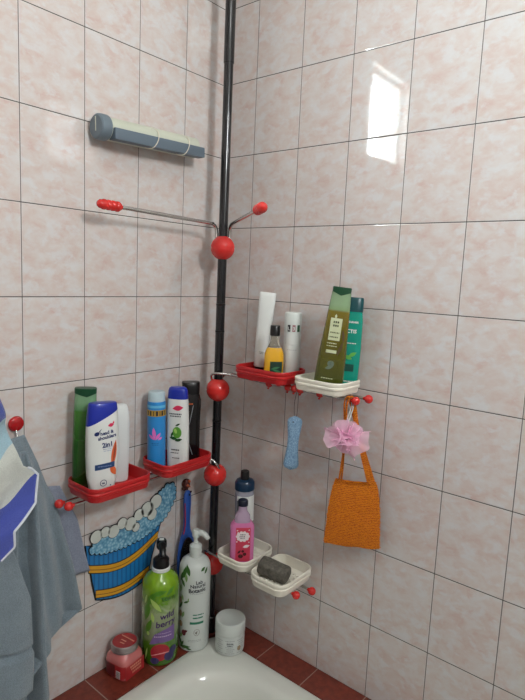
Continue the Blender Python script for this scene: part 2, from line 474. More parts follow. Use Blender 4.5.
# ------------------------------------------------------------------ trays
def tray(name, label, x0, x1, y0, y1, zb, zt, m, r=0.028, slots=False, group=None, seat=None):
    cx, cy = (x0+x1)/2, (y0+y1)/2; hx, hy = (x1-x0)/2, (y1-y0)/2; H = zt-zb
    t = bmesh.new(); A = []
    def rr(ins, z): A.append(rrect(0, 0, hx-ins, hy-ins, max(r-ins, 0.004), z, 8))
    rr(0.012, 0.0); rr(0.006, 0.001); rr(0.0045, 0.004); rr(0.0034, H*0.42); rr(0.0006, H*0.47); rr(0.0004, H*0.60); rr(0.0022, H*0.66); rr(0.0008, H*0.74); rr(0.0004, H*0.93)
    rr(0.0015, H-0.0005); rr(0.003, H); rr(0.0052, H-0.0008); rr(0.0062, H*0.7); rr(0.008, 0.006); rr(0.012, 0.0035)
    rings(t, A, True, True)
    e = thing(name, label, 'tray', (cx, cy, zb), group=group)
    obj('dish', t, m, e, True, 35)
    if seat:
        along_x = (x1-x0) > (y1-y0) or slots
        for k in (-0.55, 0.55):
            b = bmesh.new()
            if along_x: box(b, k*hx-0.006, k*hx+0.006, -hy*0.42, hy*0.80, seat-zb, 0.0005, 0.001)
            else: box(b, -hx*0.80, hx*0.40, k*hy-0.006, k*hy+0.006, seat-zb, 0.0005, 0.001)
            obj('rod_clip', b, m, e, False)
    if slots:
        s_ = bmesh.new()
        for i in range(-3, 4):
            for j in range(-3, 4):
                if abs(i)+abs(j) > 5: continue
                b = bmesh.new(); box(b, -0.0055, 0.0055, -0.0018, 0.0018, 0, 0.0035, 0.0006)
                merge(s_, b, Matrix.Translation((i*0.0125, j*0.0145, 0.0035)) @ Matrix.Rotation(0.5+0.5*((i+j) % 2), 4, 'Z'))
        obj('grip_ribs', s_, m, e, label='raised drainage ribs on the dish floor')
    return e
tray('shelf_tray', 'red tray on the right-hand wall arm, holding white tubes and a yellow bottle', 0.182, 0.354, -0.131, -0.014, 0.7975, 0.831, REDT, seat=0.7896)
tray('shelf_tray', 'white tray on the right-hand wall arm under the olive and teal bottles', 0.377, 0.517, -0.130, -0.014, 0.7975, 0.829, WHITET, seat=0.7896)
tray('shelf_tray', 'red tray farthest from the pole on the left wall, under the blue-capped white bottle', 0.016, 0.140, -0.522, -0.348, 0.5400, 0.575, REDT, seat=0.5342)
tray('shelf_tray', 'red tray beside the pole on the left wall, under the sky-blue and black bottles', 0.016, 0.132, -0.303, -0.128, 0.5400, 0.575, REDT, seat=0.5342)
tray('soap_tray', 'white lower tray nearest the pole, holding the pink bottle', 0.158, 0.272, -0.152, -0.010, 0.2745, 0.305, WHITET, 0.03, True, seat=0.2585)
tray('soap_tray', 'white lower tray at the rod ends, holding the dark grey stone', 0.290, 0.408, -0.162, -0.012, 0.2650, 0.299, WHITET, 0.03, True, seat=0.2585)
FR = 0.7975+0.0036; FL = 0.540+0.0036; FA = 0.2745+0.0071

# ------------------------------------------------------------------ bottles
def plain_prof(h, a, b, n, rb=0.004, rt=0.006, top=None):
    """straight body with rounded bottom and shoulder; top = (a, b) at the shoulder"""
    ta, tb = top or (a, b)
    P = [(0, a-rb, b-rb, n), (rb*0.3, a-rb*0.3, b-rb*0.3, n), (rb, a, b, n)]
    for k in range(1, 9):
        f = k/9; P.append((rb+(h-rb-rt)*f, a+(ta-a)*f, b+(tb-b)*f, n))
    P += [(h-rt, ta, tb, n), (h-rt*0.35, ta-rt*0.25, tb-rt*0.25, n), (h, ta-rt, tb-rt, n)]
    return P
def part(name, prof, m, parent, label=None, N=48):
    bm = bmesh.new(); loft(bm, prof, N); return obj(name, bm, m, parent, True, 35, label)
def zmat(name, stops, H, rough=0.25, trans=0.0, coat=0.2, interp='CONSTANT'):
    g = NT(name); tc = g.n('TexCoord'); sx = g.n('SeparateXYZ'); g.l(tc.outputs['Object'], sx.inputs[0])
    f = g.math('DIVIDE', sx.outputs[2], H)
    g.l(g.ramp(f, [(p, srgb(*c)) for p, c in stops], interp), g.b.inputs['Base Color'])
    g.b.inputs['Roughness'].default_value = rough; g.b.inputs['Transmission Weight'].default_value = trans
    g.b.inputs['Coat Weight'].default_value = coat
    return g.m
def dk(name, loops, body, m, parent, **kw): return decal(name, poly_bm(loops), body, m, parent, **kw)
def tx(s, size, body, m, parent, off, **kw):
    bold = kw.pop('bold', 0.0002); shear = kw.pop('shear', 0)
    return decal('lettering', text_bm(s, size, bold, shear=shear), body, m, parent, off=off, **kw)

# white tall upside-down tube on black cap (red right tray)
t = thing('conditioner_bottle', 'plain white tube standing on a black cap, pole end of right red tray', 'bottle', (0.208, -0.045, FR), 40, (0, 3.8))
t.scale = (1, 1, 1.020)
part('cap', [(0, 0.0125, 0.0125, 2), (0.001, 0.0135, 0.0135, 2), (0.019, 0.014, 0.014, 2), (0.0195, 0.013, 0.013, 2)], BLACKP, t, 'black screw cap under the tube')
P_ = [(0.0195, 0.016, 0.014, 2), (0.022, 0.0175, 0.0155, 2), (0.07, 0.019, 0.0155, 2.1), (0.12, 0.0205, 0.0145, 2.2), (0.17, 0.022, 0.012, 2.3), (0.209, 0.0225, 0.009, 2.6), (0.217, 0.0225, 0.0075, 2.6), (0.219, 0.021, 0.006, 2.6)]
part('body', P_, WHITEP, t); B_ = Body(P_)
dk('printed_text', dashes(-0.006, 0.006, 0.060, 0.0012, 1)+dashes(-0.005, 0.005, 0.056, 0.001, 2), B_, INK, t)

# yellow bottle
YEL = mat('yellow_liquid', (232, 176, 40), 0.15, trans=0.15, coat=0.5)
CLR = mat('clear_plastic', (225, 222, 210), 0.08, trans=0.85, ior=1.2)
t = thing('small_bottle', 'small clear bottle of yellow liquid with a black cap in the red tray', 'bottle', (0.296, -0.094, FR), 40)
t.scale = (1, 1, 1.040)
P_ = [(0, 0.020, 0.015, 2.6), (0.002, 0.0235, 0.0175, 2.6), (0.005, 0.025, 0.019, 2.6), (0.055, 0.0255, 0.019, 2.6), (0.068, 0.0245, 0.018, 2.5), (0.078, 0.021, 0.016, 2.2), (0.083, 0.018, 0.015, 2)]
part('body', P_, YEL, t); B_ = Body(P_)
part('neck', [(0.0831, 0.0178, 0.0148, 2), (0.088, 0.0155, 0.0135, 2), (0.097, 0.0115, 0.0115, 2), (0.112, 0.010, 0.010, 2)], CLR, t, 'clear empty shoulder and neck')
part('cap', [(0.112, 0.0120, 0.0120, 2), (0.1125, 0.0128, 0.0128, 2), (0.136, 0.0124, 0.0124, 2), (0.1375, 0.0114, 0.0114, 2)], BLACKP, t, 'black ribbed cap')
dk('label', [rect(-0.010, 0.021, 0.010, 0.050)], B_, mat('dark_green_label', (20, 52, 42), 0.4), t, label='dark green label with paler leaves')
dk('label_art', [leaf(0.004, 0.034, 0.024, 0.006, 15), leaf(0.008, 0.027, 0.022, 0.005, -15), leaf(0.002, 0.02, 0.018, 0.005, 20)], B_, mat('leaf_green', (60, 120, 80), 0.4), t, eps=0.0008)

# white spray can
t = thing('spray_bottle', 'white cylindrical bottle with dark coloured squares, right end of the red tray', 'bottle', (0.315, -0.045, FR), 40)
t.scale = (1, 1, 1.030)
P_ = [(0, 0.0205, 0.0205, 2), (0.003, 0.0225, 0.0225, 2), (0.090, 0.0225, 0.0225, 2), (0.0905, 0.0218, 0.0218, 2), (0.0925, 0.0218, 0.0218, 2), (0.093, 0.0225, 0.0225, 2), (0.121, 0.0225, 0.0225, 2)]
part('body', P_, WHITEP, t); B_ = Body(P_)
part('cap', [(0.121, 0.0223, 0.0223, 2), (0.1675, 0.0226, 0.0226, 2), (0.1705, 0.0215, 0.0215, 2), (0.1715, 0.019, 0.019, 2)], mat('soft_white_plastic', (206, 212, 208), 0.35), t, 'pale matt cap')
BC = Body([(0.121, 0.0226, 0.0226, 2), (0.17, 0.0226, 0.0226, 2)])
for u0, u1, c, nm in ((-0.0150, -0.0075, (20, 22, 26), 'black_square'), (-0.0025, 0.0055, (150, 104, 108), 'mauve_square'), (0.0105, 0.0185, (44, 84, 58), 'green_square')):
    dk('printed_square', [rect(u0, u1, 0.124, 0.141)], BC, mat(nm, c, 0.5), t)
tx('L', 0.012, BC, WHITEP, t, (-0.0112, 0.128), eps=0.0009); tx('3', 0.012, BC, WHITEP, t, (0.0015, 0.128), eps=0.0009)
dk('printed_text', dashes(-0.014, 0.016, 0.078, 0.0009, 3)+dashes(-0.012, 0.014, 0.012, 0.006, 4, lo=0.001, hi=0.0025), B_, mat('grey_ink', (120, 124, 128), 0.5), t)

# olive green leaning bottle
OL = zmat('olive_shampoo', [(0.0, (46, 66, 24)), (0.06, (74, 84, 18)), (0.45, (104, 98, 12)), (0.77, (132, 116, 22)), (0.79, (140, 170, 120)), (0.84, (150, 182, 140))], 0.237, 0.1, 0.35, 0.5, 'LINEAR')
t = thing('shampoo_bottle', 'olive-green bottle with cream label leaning in the white upper tray', 'bottle', (0.462, -0.095, FR+0.001), 29, (0, 5.2))
t.scale = (1, 1, 1.045)
P_ = [(0, 0.030, 0.0115, 3), (0.003, 0.0335, 0.0140, 3), (0.01, 0.035, 0.0145, 3), (0.08, 0.0330, 0.0148, 3), (0.15, 0.028, 0.0145, 3), (0.20, 0.0245, 0.0135, 3), (0.226, 0.0225, 0.012, 3)]
part('body', P_, OL, t); B_ = Body(P_)
part('cap', [(0.226, 0.0222, 0.0127, 3), (0.2365, 0.0222, 0.0127, 3), (0.2378, 0.021, 0.0115, 3)], mat('dark_green_cap', (14, 66, 40), 0.3), t, 'dark green flip cap')
dk('cap_notch', [[(-0.020, 0.2262), (0.020, 0.2262), (0.0, 0.2185)]], Body([(0.21, 0.0222, 0.0130, 3), (0.23, 0.0222, 0.0130, 3)]), mat('dark_green_cap', (0, 0, 0)), t, label='pointed lower edge of the cap')
CRM = mat('cream_label', (190, 196, 158), 0.5)
dk('label', [rect(-0.015, 0.012, 0.118, 0.168), leaf(-0.004, 0.172, 0.010, 0.005, 90)], B_, CRM, t, label='cream panel with dark printing')
OI = mat('olive_ink', (56, 66, 30), 0.5)
dk('printed_text', dashes(-0.008, 0.006, 0.157, 0.0045, 5, lo=0.0025, hi=0.004)+dashes(-0.008, 0.006, 0.149, 0.0045, 6, lo=0.0025, hi=0.004)+dashes(-0.012, 0.009, 0.134, 0.003, 7, lo=0.002, hi=0.004)+dashes(-0.012, 0.009, 0.124, 0.003, 8, lo=0.002, hi=0.004), B_, OI, t, eps=0.0009)
dk('printed_text', dashes(-0.016, 0.008, 0.110, 0.0022, 9)+dashes(-0.016, 0.008, 0.104, 0.0018, 10)+dashes(-0.018, 0.010, 0.030, 0.002, 12)+[rect(-0.016, 0.009, 0.089, 0.096)], B_, CRM, t)
dk('label_art', [ell(0.0, 0.065, 0.008, 0.007), leaf(-0.003, 0.056, 0.02, 0.008, 20)], B_, mat('grey_green_print', (96, 110, 96), 0.5), t)
dk('label_art', [leaf(0.016, 0.10, 0.035, 0.007, 75), leaf(0.019, 0.13, 0.03, 0.006, 100)], B_, mat('dark_olive_print', (70, 52, 16), 0.4), t, eps=0.0006)
# teal bottle
t = thing('shampoo_bottle', 'teal bottle with a dark teal cap half hidden behind the olive-green one', 'bottle', (0.482, -0.042, FR+0.001), 34, (0, 2.6))
t.scale = (1, 1, 1.035)
P_ = [(0, 0.022, 0.0105, 2.6), (0.003, 0.025, 0.0125, 2.6), (0.01, 0.0265, 0.013, 2.6), (0.10, 0.026, 0.0135, 2.6), (0.16, 0.0235, 0.0135, 2.6), (0.184, 0.0205, 0.013, 2.6)]
TEAL = mat('teal_plastic', (0, 142, 122), 0.25, coat=0.3)
part('body', P_, TEAL, t); B_ = Body(P_)
part('cap', [(0.184, 0.0212, 0.0138, 2.6), (0.214, 0.0202, 0.013, 2.6), (0.217, 0.0185, 0.0115, 2.6)], mat('dark_teal_cap', (0, 66, 72), 0.3), t, 'dark teal cap')
tx('FRUCTIS', 0.0115, B_, WHITEP, t, (-0.012, 0.135), bold=0.0003)
tx('GARNIER', 0.006, B_, WHITEP, t, (0.0, 0.158))
dk('label_art', [leaf(0.006, 0.085, 0.022, 0.009, 30), leaf(-0.004, 0.078, 0.022, 0.009, -20)], B_, mat('apple_green', (90, 170, 70), 0.4), t)
dk('printed_text', dashes(-0.014, 0.012, 0.110, 0.002, 14)+dashes(-0.008, 0.014, 0.02, 0.003, 15), B_, WHITEP, t)
dk('label_art', [rect(-0.010, 0.012, 0.045, 0.062)], B_, mat('deep_teal_panel', (0, 70, 60), 0.4), t)

# left far red tray -------------------------------------------------
GR = zmat('green_shampoo', [(0.0, (30, 66, 22)), (0.5, (48, 104, 34)), (0.78, (66, 130, 44)), (0.80, (96, 150, 96)), (0.86, (128, 172, 130))], 0.245, 0.1, 0.3, 0.5, 'LINEAR')
t = thing('shampoo_bottle', 'tall translucent green bottle at the back left of the far red tray', 'bottle', (0.046, -0.488, FL), 55, (0, 1.5))
t.scale = (1, 1, 1.020)
P_ = [(0, 0.021, 0.012, 3), (0.003, 0.0245, 0.015, 3), (0.01, 0.026, 0.016, 3), (0.10, 0.027, 0.017, 3), (0.18, 0.026, 0.016, 3), (0.232, 0.0245, 0.013, 3)]
part('body', P_, GR, t)
part('cap', [(0.232, 0.0250, 0.0137, 3), (0.2425, 0.0250, 0.0137, 3), (0.2440, 0.024, 0.0125, 3)], mat('dark_green_cap', (0, 0, 0)), t, 'dark green flip cap')
dk('cap_notch', [[(-0.022, 0.2322), (0.022, 0.2322), (0.003, 0.2245)]], Body([(0.21, 0.0252, 0.0140, 3), (0.23, 0.0252, 0.0140, 3)]), MATS['dark_green_cap'], t, label='pointed lower edge of the cap')
# head & shoulders bottle
t = thing('shampoo_bottle', 'white shampoo bottle with a slanted blue cap and orange leaf in the far red tray', 'bottle', (0.100, -0.474, FL), 74, (0, 0.5))
t.scale = (1, 1, 1.020)
P_ = [(0, 0.022, 0.014, 2.6), (0.003, 0.0255, 0.017, 2.6), (0.012, 0.028, 0.019, 2.6), (0.05, 0.0350, 0.020, 2.6), (0.095, 0.0375, 0.0205, 2.6), (0.14, 0.0375, 0.020, 2.6), (0.170, 0.0365, 0.019, 2.6)]
Pb = P_ + [(0.19, 0.0350, 0.0175, 2.6), (0.204, 0.0335, 0.016, 2.6)]
def slant(prof_list, m, name, upper, lab):
    bm = bmesh.new(); loft(bm, prof_list)
    no = Vector((-0.50, 0, 1)).normalized()
    bmesh.ops.bisect_plane(bm, geom=list(bm.verts)+list(bm.edges)+list(bm.faces), plane_co=(0, 0, 0.184), plane_no=no, clear_inner=upper, clear_outer=not upper)
    es = [e for e in bm.edges if e.is_boundary]
    bmesh.ops.holes_fill(bm, edges=es, sides=200)
    return obj(name, bm, m, t, True, 35, lab)
Pc = [(z, a+0.0004, b+0.0004, n) for z, a, b, n in Pb] + [(0.214, 0.0325, 0.0150, 2.6), (0.2165, 0.031, 0.0138, 2.6), (0.2175, 0.028, 0.012, 2.6)]
slant(Pb, WHITEP, 'body', False, None)
slant(Pc, mat('royal_blue_cap', (18, 40, 150), 0.28, coat=0.3), 'cap', True, 'slanted royal blue cap')
B_ = Body(Pb); NAVY = mat('navy_ink', (18, 34, 92), 0.5)
tx('head &', 0.0110, B_, NAVY, t, (0.005, 0.148), bold=0.0004, rot=8)
tx('shoulders', 0.0110, B_, NAVY, t, (0.006, 0.138), bold=0.0004, rot=8)
tx('2in1', 0.0150, B_, NAVY, t, (0.007, 0.119), bold=0.0005, rot=6)
dk('emblem', [ell(-0.018, 0.150, 0.006, 0.0045, rot=25), leaf(-0.012, 0.156, 0.014, 0.002, 50)], B_, NAVY, t, label='small dark round emblem')
dk('printed_text', dashes(-0.006, 0.018, 0.117, 0.001, 21)+dashes(-0.004, 0.015, 0.113, 0.001, 22)+dashes(-0.003, 0.014, 0.109, 0.001, 23), B_, mat('pale_blue_ink', (120, 138, 180), 0.5), t)
dk('label_art', [leaf(0.014, 0.168, 0.015, 0.0085, 10), leaf(0.020, 0.173, 0.008, 0.004, 70)], B_, mat('magenta_print', (206, 40, 84), 0.4), t, label='magenta drop near the cap')
ORG = mat('orange_print', (214, 98, 52), 0.4)
dk('label_art', [leaf(0.022, 0.100, 0.066, 0.013, 82), leaf(0.021, 0.062, 0.03, 0.014, 120)], B_, ORG, t, label='orange almond leaf')
dk('label_art', [leaf(0.0235, 0.104, 0.044, 0.005, 82)], B_, mat('brown_print', (150, 66, 44), 0.4), t, eps=0.0008)
dk('label_band', [[(-0.022, 0.066), (0.024, 0.070), (0.024, 0.083), (-0.022, 0.079)]], B_, mat('steel_blue_band', (34, 66, 112), 0.45), t, eps=0.0010, label='dark blue band across the label')
dk('printed_text', dashes(-0.016, 0.016, 0.0735, 0.002, 24), B_, mat('pale_blue_ink', (0, 0, 0)), t, eps=0.0013)
ring_o = ell(-0.002, 0.035, 0.0080, 0.0080, 28); ring_i = ell(-0.002, 0.035, 0.0066, 0.0066, 28)
dk('seal', [[ring_o[k], ring_o[(k+1) % 28], ring_i[(k+1) % 28], ring_i[k]] for k in range(28)]+[rect(-0.005, 0.001, 0.033, 0.036), rect(0.0135, 0.0165, 0.026, 0.029)], B_, NAVY, t, label='round printed seal')
# plain white bottle behind
t = thing('lotion_bottle', 'plain milky white bottle right behind the blue-capped shampoo', 'bottle', (0.050, -0.392, FL), 70, (0, 1.0))
P_ = [(0, 0.021, 0.015, 2.8), (0.003, 0.0235, 0.0175, 2.8), (0.01, 0.0245, 0.018, 2.8), (0.10, 0.0252, 0.018, 2.8), (0.16, 0.0235, 0.017, 2.7), (0.185, 0.020, 0.015, 2.5), (0.194, 0.0165, 0.012, 2.3), (0.196, 0.013, 0.009, 2.2)]
part('body', P_, mat('milky_plastic', (214, 218, 218), 0.3, sub=0.1), t)

# left near red tray -------------------------------------------------
t = thing('shower_gel_bottle', 'sky-blue cylindrical bottle with gold band and pale cap on the tray beside the pole', 'bottle', (0.051, -0.270, FL), 45, (0, -0.8))
t.scale = (1, 1, 0.970)
BLU = mat('sky_blue_plastic', (40, 132, 200), 0.28, coat=0.3)
P_ = [(0, 0.0215, 0.0215, 2), (0.003, 0.0235, 0.0235, 2), (0.01, 0.024, 0.024, 2), (0.185, 0.0240, 0.0240, 2), (0.192, 0.0232, 0.0232, 2)]
part('body', P_, BLU, t); B_ = Body(P_)
part('cap', [(0.192, 0.0224, 0.0224, 2), (0.213, 0.0222, 0.0222, 2), (0.217, 0.021, 0.021, 2), (0.2185, 0.018, 0.018, 2)], mat('frosted_cap', (176, 196, 204), 0.35), t, 'frosted pale cap')
dk('label_band', [rect(-0.036, 0.036, 0.153, 0.170)], B_, mat('gold_band', (190, 152, 60), 0.35, 0.3), t, label='gold band with black letters')
dk('band_letters', [rect(u, u+w, 0.155, 0.168) for u, w in ((-0.024, 0.004), (-0.015, 0.004), (-0.006, 0.002), (0.001, 0.005), (0.010, 0.002), (0.015, 0.005), (0.025, 0.003))], B_, INK, t, eps=0.0009)
PK = mat('coral_pink_print', (222, 110, 190), 0.4)
dk('label_art', [leaf(-0.004, 0.106, 0.034, 0.010, 95), leaf(-0.011, 0.096, 0.022, 0.007, 140), leaf(0.006, 0.098, 0.024, 0.008, 55), leaf(0.012, 0.092, 0.014, 0.006, 30)], B_, PK, t, label='pink coral motif')
dk('printed_text', dashes(-0.010, 0.008, 0.078, 0.001, 30)+dashes(-0.008, 0.007, 0.074, 0.001, 31), B_, NAVY, t)
dk('label_art', [rect(-0.034, 0.034, 0.176, 0.183)], B_, mat('light_blue_print', (96, 176, 214), 0.4), t)
# slim white with royal cap
t = thing('shampoo_bottle', 'slim white bottle with blue cap and green apple print on the tray beside the pole', 'bottle', (0.089, -0.227, FL), 26, (0, -1.2))
P_ = [(0, 0.0235, 0.013, 2.8), (0.003, 0.027, 0.0155, 2.8), (0.012, 0.029, 0.0165, 2.8), (0.09, 0.030, 0.017, 2.8), (0.15, 0.029, 0.0165, 2.8), (0.185, 0.0280, 0.016, 2.8), (0.193, 0.027, 0.0145, 2.8)]
part('body', P_, WHITEP, t); B_ = Body(P_)
part('cap', [(0.193, 0.0278, 0.0153, 2.6), (0.215, 0.0262, 0.0145, 2.4), (0.221, 0.024, 0.013, 2.2), (0.224, 0.019, 0.010, 2)], MATS['royal_blue_cap'], t, 'royal blue cap')
dk('label_art', [leaf(0.006, 0.170, 0.030, 0.014, 8)], B_, MATS['magenta_print'], t, label='magenta drop under the cap')
dk('printed_text', dashes(-0.018, 0.016, 0.152, 0.0035, 33, lo=0.002, hi=0.004)+dashes(-0.016, 0.014, 0.146, 0.003, 34, lo=0.002, hi=0.004)+dashes(-0.012, 0.010, 0.055, 0.003, 35)+dashes(-0.014, 0.008, 0.047, 0.002, 36)+dashes(-0.010, 0.012, 0.033, 0.002, 37), B_, INK, t)
AP = mat('green_apple_print', (86, 150, 50), 0.4); DG = mat('dark_leaf_print', (22, 66, 30), 0.4)
dk('label_art', [ell(0.004, 0.104, 0.0125, 0.0155)], B_, AP, t, label='green apple')
dk('label_art', [leaf(0.006, 0.125, 0.016, 0.005, 30), leaf(-0.006, 0.088, 0.024, 0.009, -10), leaf(0.008, 0.084, 0.022, 0.008, 15), leaf(-0.010, 0.098, 0.016, 0.006, 70)], B_, DG, t, eps=0.0008)
dk('label_art', [ell(0.000, 0.108, 0.004, 0.007, rot=15)], B_, mat('apple_highlight_print', (160, 200, 100), 0.4), t, eps=0.0008)
# black bottle
t = thing('shower_gel_bottle', 'black contoured bottle closest to the pole on the left wall tray', 'bottle', (0.058, -0.157, FL), 56, (0, -0.3))
t.scale = (1, 1, 1.020)
P_ = [(0, 0.023, 0.015, 2.8), (0.003, 0.027, 0.018, 2.8), (0.012, 0.029, 0.019, 2.8), (0.06, 0.0275, 0.0185, 2.8), (0.11, 0.0275, 0.0185, 2.8), (0.15, 0.0290, 0.019, 2.8), (0.172, 0.0288, 0.0185, 2.8), (0.186, 0.0245, 0.0165, 2.8)]
part('body', P_, mat('black_gloss', (16, 16, 18), 0.2, coat=0.4), t); B_ = Body(P_)
part('cap', [(0.1865, 0.0240, 0.0162, 2.8), (0.200, 0.0248, 0.0165, 2.8), (0.218, 0.0252, 0.0165, 2.8), (0.2205, 0.0238, 0.015, 2.8)], BLACKP, t, 'matt black cap')
dk('label_art', [rect(-0.012, 0.004, 0.160, 0.164)], B_, mat('copper_print', (170, 80, 40), 0.4), t, label='small copper line')
dk('label_art', [[(0.004, 0.158), (0.006, 0.158), (-0.004, 0.105), (-0.006, 0.105)], [(-0.006, 0.05), (-0.004, 0.05), (0.006, 0.02), (0.004, 0.02)]], B_, mat('silver_print', (130, 134, 138), 0.4), t)
dk('printed_text', [rect(-0.013, -0.009, 0.07+k*0.009, 0.0755+k*0.009) for k in range(7)], B_, mat('blue_grey_print', (60, 90, 104), 0.4), t)

# lower tray bottles ---------------------------------------------------
t = thing('shampoo_bottle', 'pale bottle with dark blue collar cap standing behind the small pink bottle', 'bottle', (0.190, -0.060, FA), 45, (0, -1))
t.scale = (1, 1, 0.960)
P_ = [(0, 0.024, 0.024, 2), (0.003, 0.0268, 0.0268, 2), (0.18, 0.0268, 0.0268, 2), (0.19, 0.026, 0.026, 2), (0.195, 0.0225, 0.0225, 2)]
part('body', P_, mat('clear_lilac_plastic', (176, 176, 190), 0.12, trans=0.3, coat=0.3), t); B_ = Body(P_)
dk('label', [rect(-0.024, 0.042, 0.10, 0.180)], B_, WHITEP, t, label='white wrap label')
dk('label_art', [rect(-0.0235, -0.010, 0.12, 0.165)], B_, mat('slate_print', (86, 96, 104), 0.4), t, eps=0.0008)
NB = mat('petrol_blue_cap', (14, 44, 70), 0.3)
part('cap', [(0.195, 0.0275, 0.0275, 2), (0.1955, 0.0285, 0.0285, 2), (0.216, 0.028, 0.028, 2), (0.222, 0.024, 0.024, 2), (0.225, 0.015, 0.015, 2)], NB, t, 'dark petrol-blue collar cap')
part('nozzle', [(0.225, 0.0125, 0.0125, 2), (0.247, 0.0122, 0.0122, 2), (0.2495, 0.011, 0.011, 2)], BLACKP, t, 'black nozzle')
t = thing('hand_soap_bottle', 'small pink bottle with crimson label and dark cap, front of the lower white tray', 'bottle', (0.219, -0.101, FA), 45, (0, -0.5))
t.scale = (1, 1, 0.950)
PNK = mat('pink_liquid', (226, 130, 182), 0.12, trans=0.2, coat=0.5)
P_ = [(0, 0.029, 0.016, 3.4), (0.003, 0.0325, 0.019, 3.4), (0.01, 0.0335, 0.020, 3.4), (0.105, 0.0335, 0.020, 3.4), (0.111, 0.0325, 0.019, 3.2), (0.120, 0.025, 0.018, 3)]
part('body', P_, PNK, t); B_ = Body(P_)
P2 = [(0.1201, 0.022, 0.017, 3), (0.138, 0.0205, 0.016, 3), (0.147, 0.015, 0.014, 2.4), (0.152, 0.0125, 0.0125, 2), (0.168, 0.0115, 0.0115, 2)]
part('neck', P2, mat('pale_lilac_plastic', (196, 172, 196), 0.15, trans=0.3), t, 'pale translucent shoulder')
part('cap', [(0.168, 0.0142, 0.0142, 2), (0.181, 0.0142, 0.0142, 2), (0.184, 0.0125, 0.0125, 2)], mat('ink_blue_cap', (20, 26, 44), 0.3), t, 'dark navy cap')
dk('label', [rect(-0.018, 0.022, 0.006, 0.108)], B_, mat('crimson_label', (196, 60, 84), 0.35), t, label='crimson flowered label')
dk('label_art', [ell(0.001, 0.082, 0.0155, 0.013)]+[ell(0.001+0.0145*math.cos(k*PI/5), 0.082+0.012*math.sin(k*PI/5), 0.0048, 0.0048, 10) for k in range(10)], B_, mat('white_print', (226, 216, 216), 0.4), t, eps=0.0009)
dk('label_art', [leaf(0.011, 0.052, 0.020, 0.009, 15)]+[ell(u, z, 0.002, 0.002, 8) for u, z in ((-0.014, 0.100), (-0.012, 0.094), (0.018, 0.101), (-0.015, 0.066), (0.018, 0.064))], B_, MATS['white_print'], t, eps=0.0009)
dk('label_art', [ell(-0.004, 0.022, 0.007, 0.006), ell(0.007, 0.028, 0.005, 0.005), ell(0.002, 0.037, 0.004, 0.004), leaf(-0.008, 0.035, 0.014, 0.006, 50)], B_, mat('dark_cherry_print', (70, 30, 28), 0.4), t, eps=0.0009)
dk('printed_text', dashes(-0.006, 0.008, 0.086, 0.003, 40, lo=0.002, hi=0.004)+dashes(-0.008, 0.009, 0.080, 0.003, 41, lo=0.002, hi=0.004)+dashes(-0.006, 0.007, 0.075, 0.002, 42), B_, INK, t, eps=0.0012)

# dark grey stone in the lowest tray
bm = bmesh.new(); bmesh.ops.create_cube(bm, size=1)
for v in bm.verts: v.co = Vector((v.co.x*0.086, v.co.y*0.044, v.co.z*0.037))
bmesh.ops.bevel(bm, geom=list(bm.edges), offset=0.012, segments=4, affect='EDGES', profile=0.6)
bmesh.ops.subdivide_edges(bm, edges=list(bm.edges), cuts=2, use_grid_fill=True)
for v in bm.verts: v.co += v.co.normalized()*noise.noise(v.co*60)*0.0016
g = NT('dark_pumice'); tc = g.n('TexCoord')
vo = g.n('TexVoronoi'); vo.inputs['Scale'].default_value = 180; g.l(tc.outputs['Object'], vo.inputs['Vector'])
ns = g.noise(tc.outputs['Object'], 90, 5, 0.7)
g.l(g.ramp(ns, [(0.3, srgb(66, 64, 58)), (0.7, srgb(112, 108, 98))]), g.b.inputs['Base Color'])
bp = g.n('Bump'); bp.inputs['Strength'].default_value = 0.7; bp.inputs['Distance'].default_value = 0.002
g.l(vo.outputs['Distance'], bp.inputs['Height']); g.l(bp.outputs['Normal'], g.b.inputs['Normal']); g.b.inputs['Roughness'].default_value = 0.85
st = obj('pumice_stone', bm, g.m); st.location = (0.333, -0.098, 0.2945)
st.rotation_euler = (0.10, 0.16, math.radians(14))
tag(st, 'dark grey pitted rounded stone lying in the end white tray', 'pumice stone')

# ------------------------------------------------------------------ things on the ledge and bath corner
t = thing('pump_bottle', 'green pump bottle with black pump and red and purple berry print', 'bottle', (0.067, -0.260, 0.0016), 47)
t.scale = (1, 1, 0.965)
P_ = [(0, 0.044, 0.044, 2), (0.002, 0.0485, 0.0485, 2), (0.008, 0.0505, 0.0505, 2), (0.05, 0.0512, 0.0512, 2), (0.20, 0.0515, 0.0515, 2), (0.225, 0.051, 0.051, 2), (0.240, 0.0475, 0.0475, 2), (0.252, 0.039, 0.039, 2), (0.262, 0.027, 0.027, 2), (0.267, 0.0235, 0.0235, 2)]
g = NT('green_berry_bottle'); tc = g.n('TexCoord'); sx = g.n('SeparateXYZ'); g.l(tc.outputs['Object'], sx.inputs[0])
n1 = g.noise(tc.outputs['Object'], 22, 2, 0.5, 1.5)
f = g.math('ADD', g.math('DIVIDE', sx.outputs[2], 0.267), g.math('MULTIPLY', g.math('SUBTRACT', n1, 0.5), 0.35))
cz = g.ramp(f, [(0.0, srgb(48, 96, 16)), (0.25, srgb(76, 118, 28)), (0.42, srgb(132, 142, 112)), (0.62, srgb(146, 160, 116)), (0.74, srgb(92, 136, 26)), (0.95, srgb(124, 164, 26))])
g.l(cz, g.b.inputs['Base Color']); g.b.inputs['Roughness'].default_value = 0.2; g.b.inputs['Coat Weight'].default_value = 0.5
part('body', P_, g.m, t); B_ = Body([p for p in P_])
part('collar', [(0.267, 0.0245, 0.0245, 2), (0.2675, 0.0255, 0.0255, 2), (0.275, 0.025, 0.025, 2), (0.277, 0.0225, 0.0225, 2)], WHITEP, t, 'white collar ring')
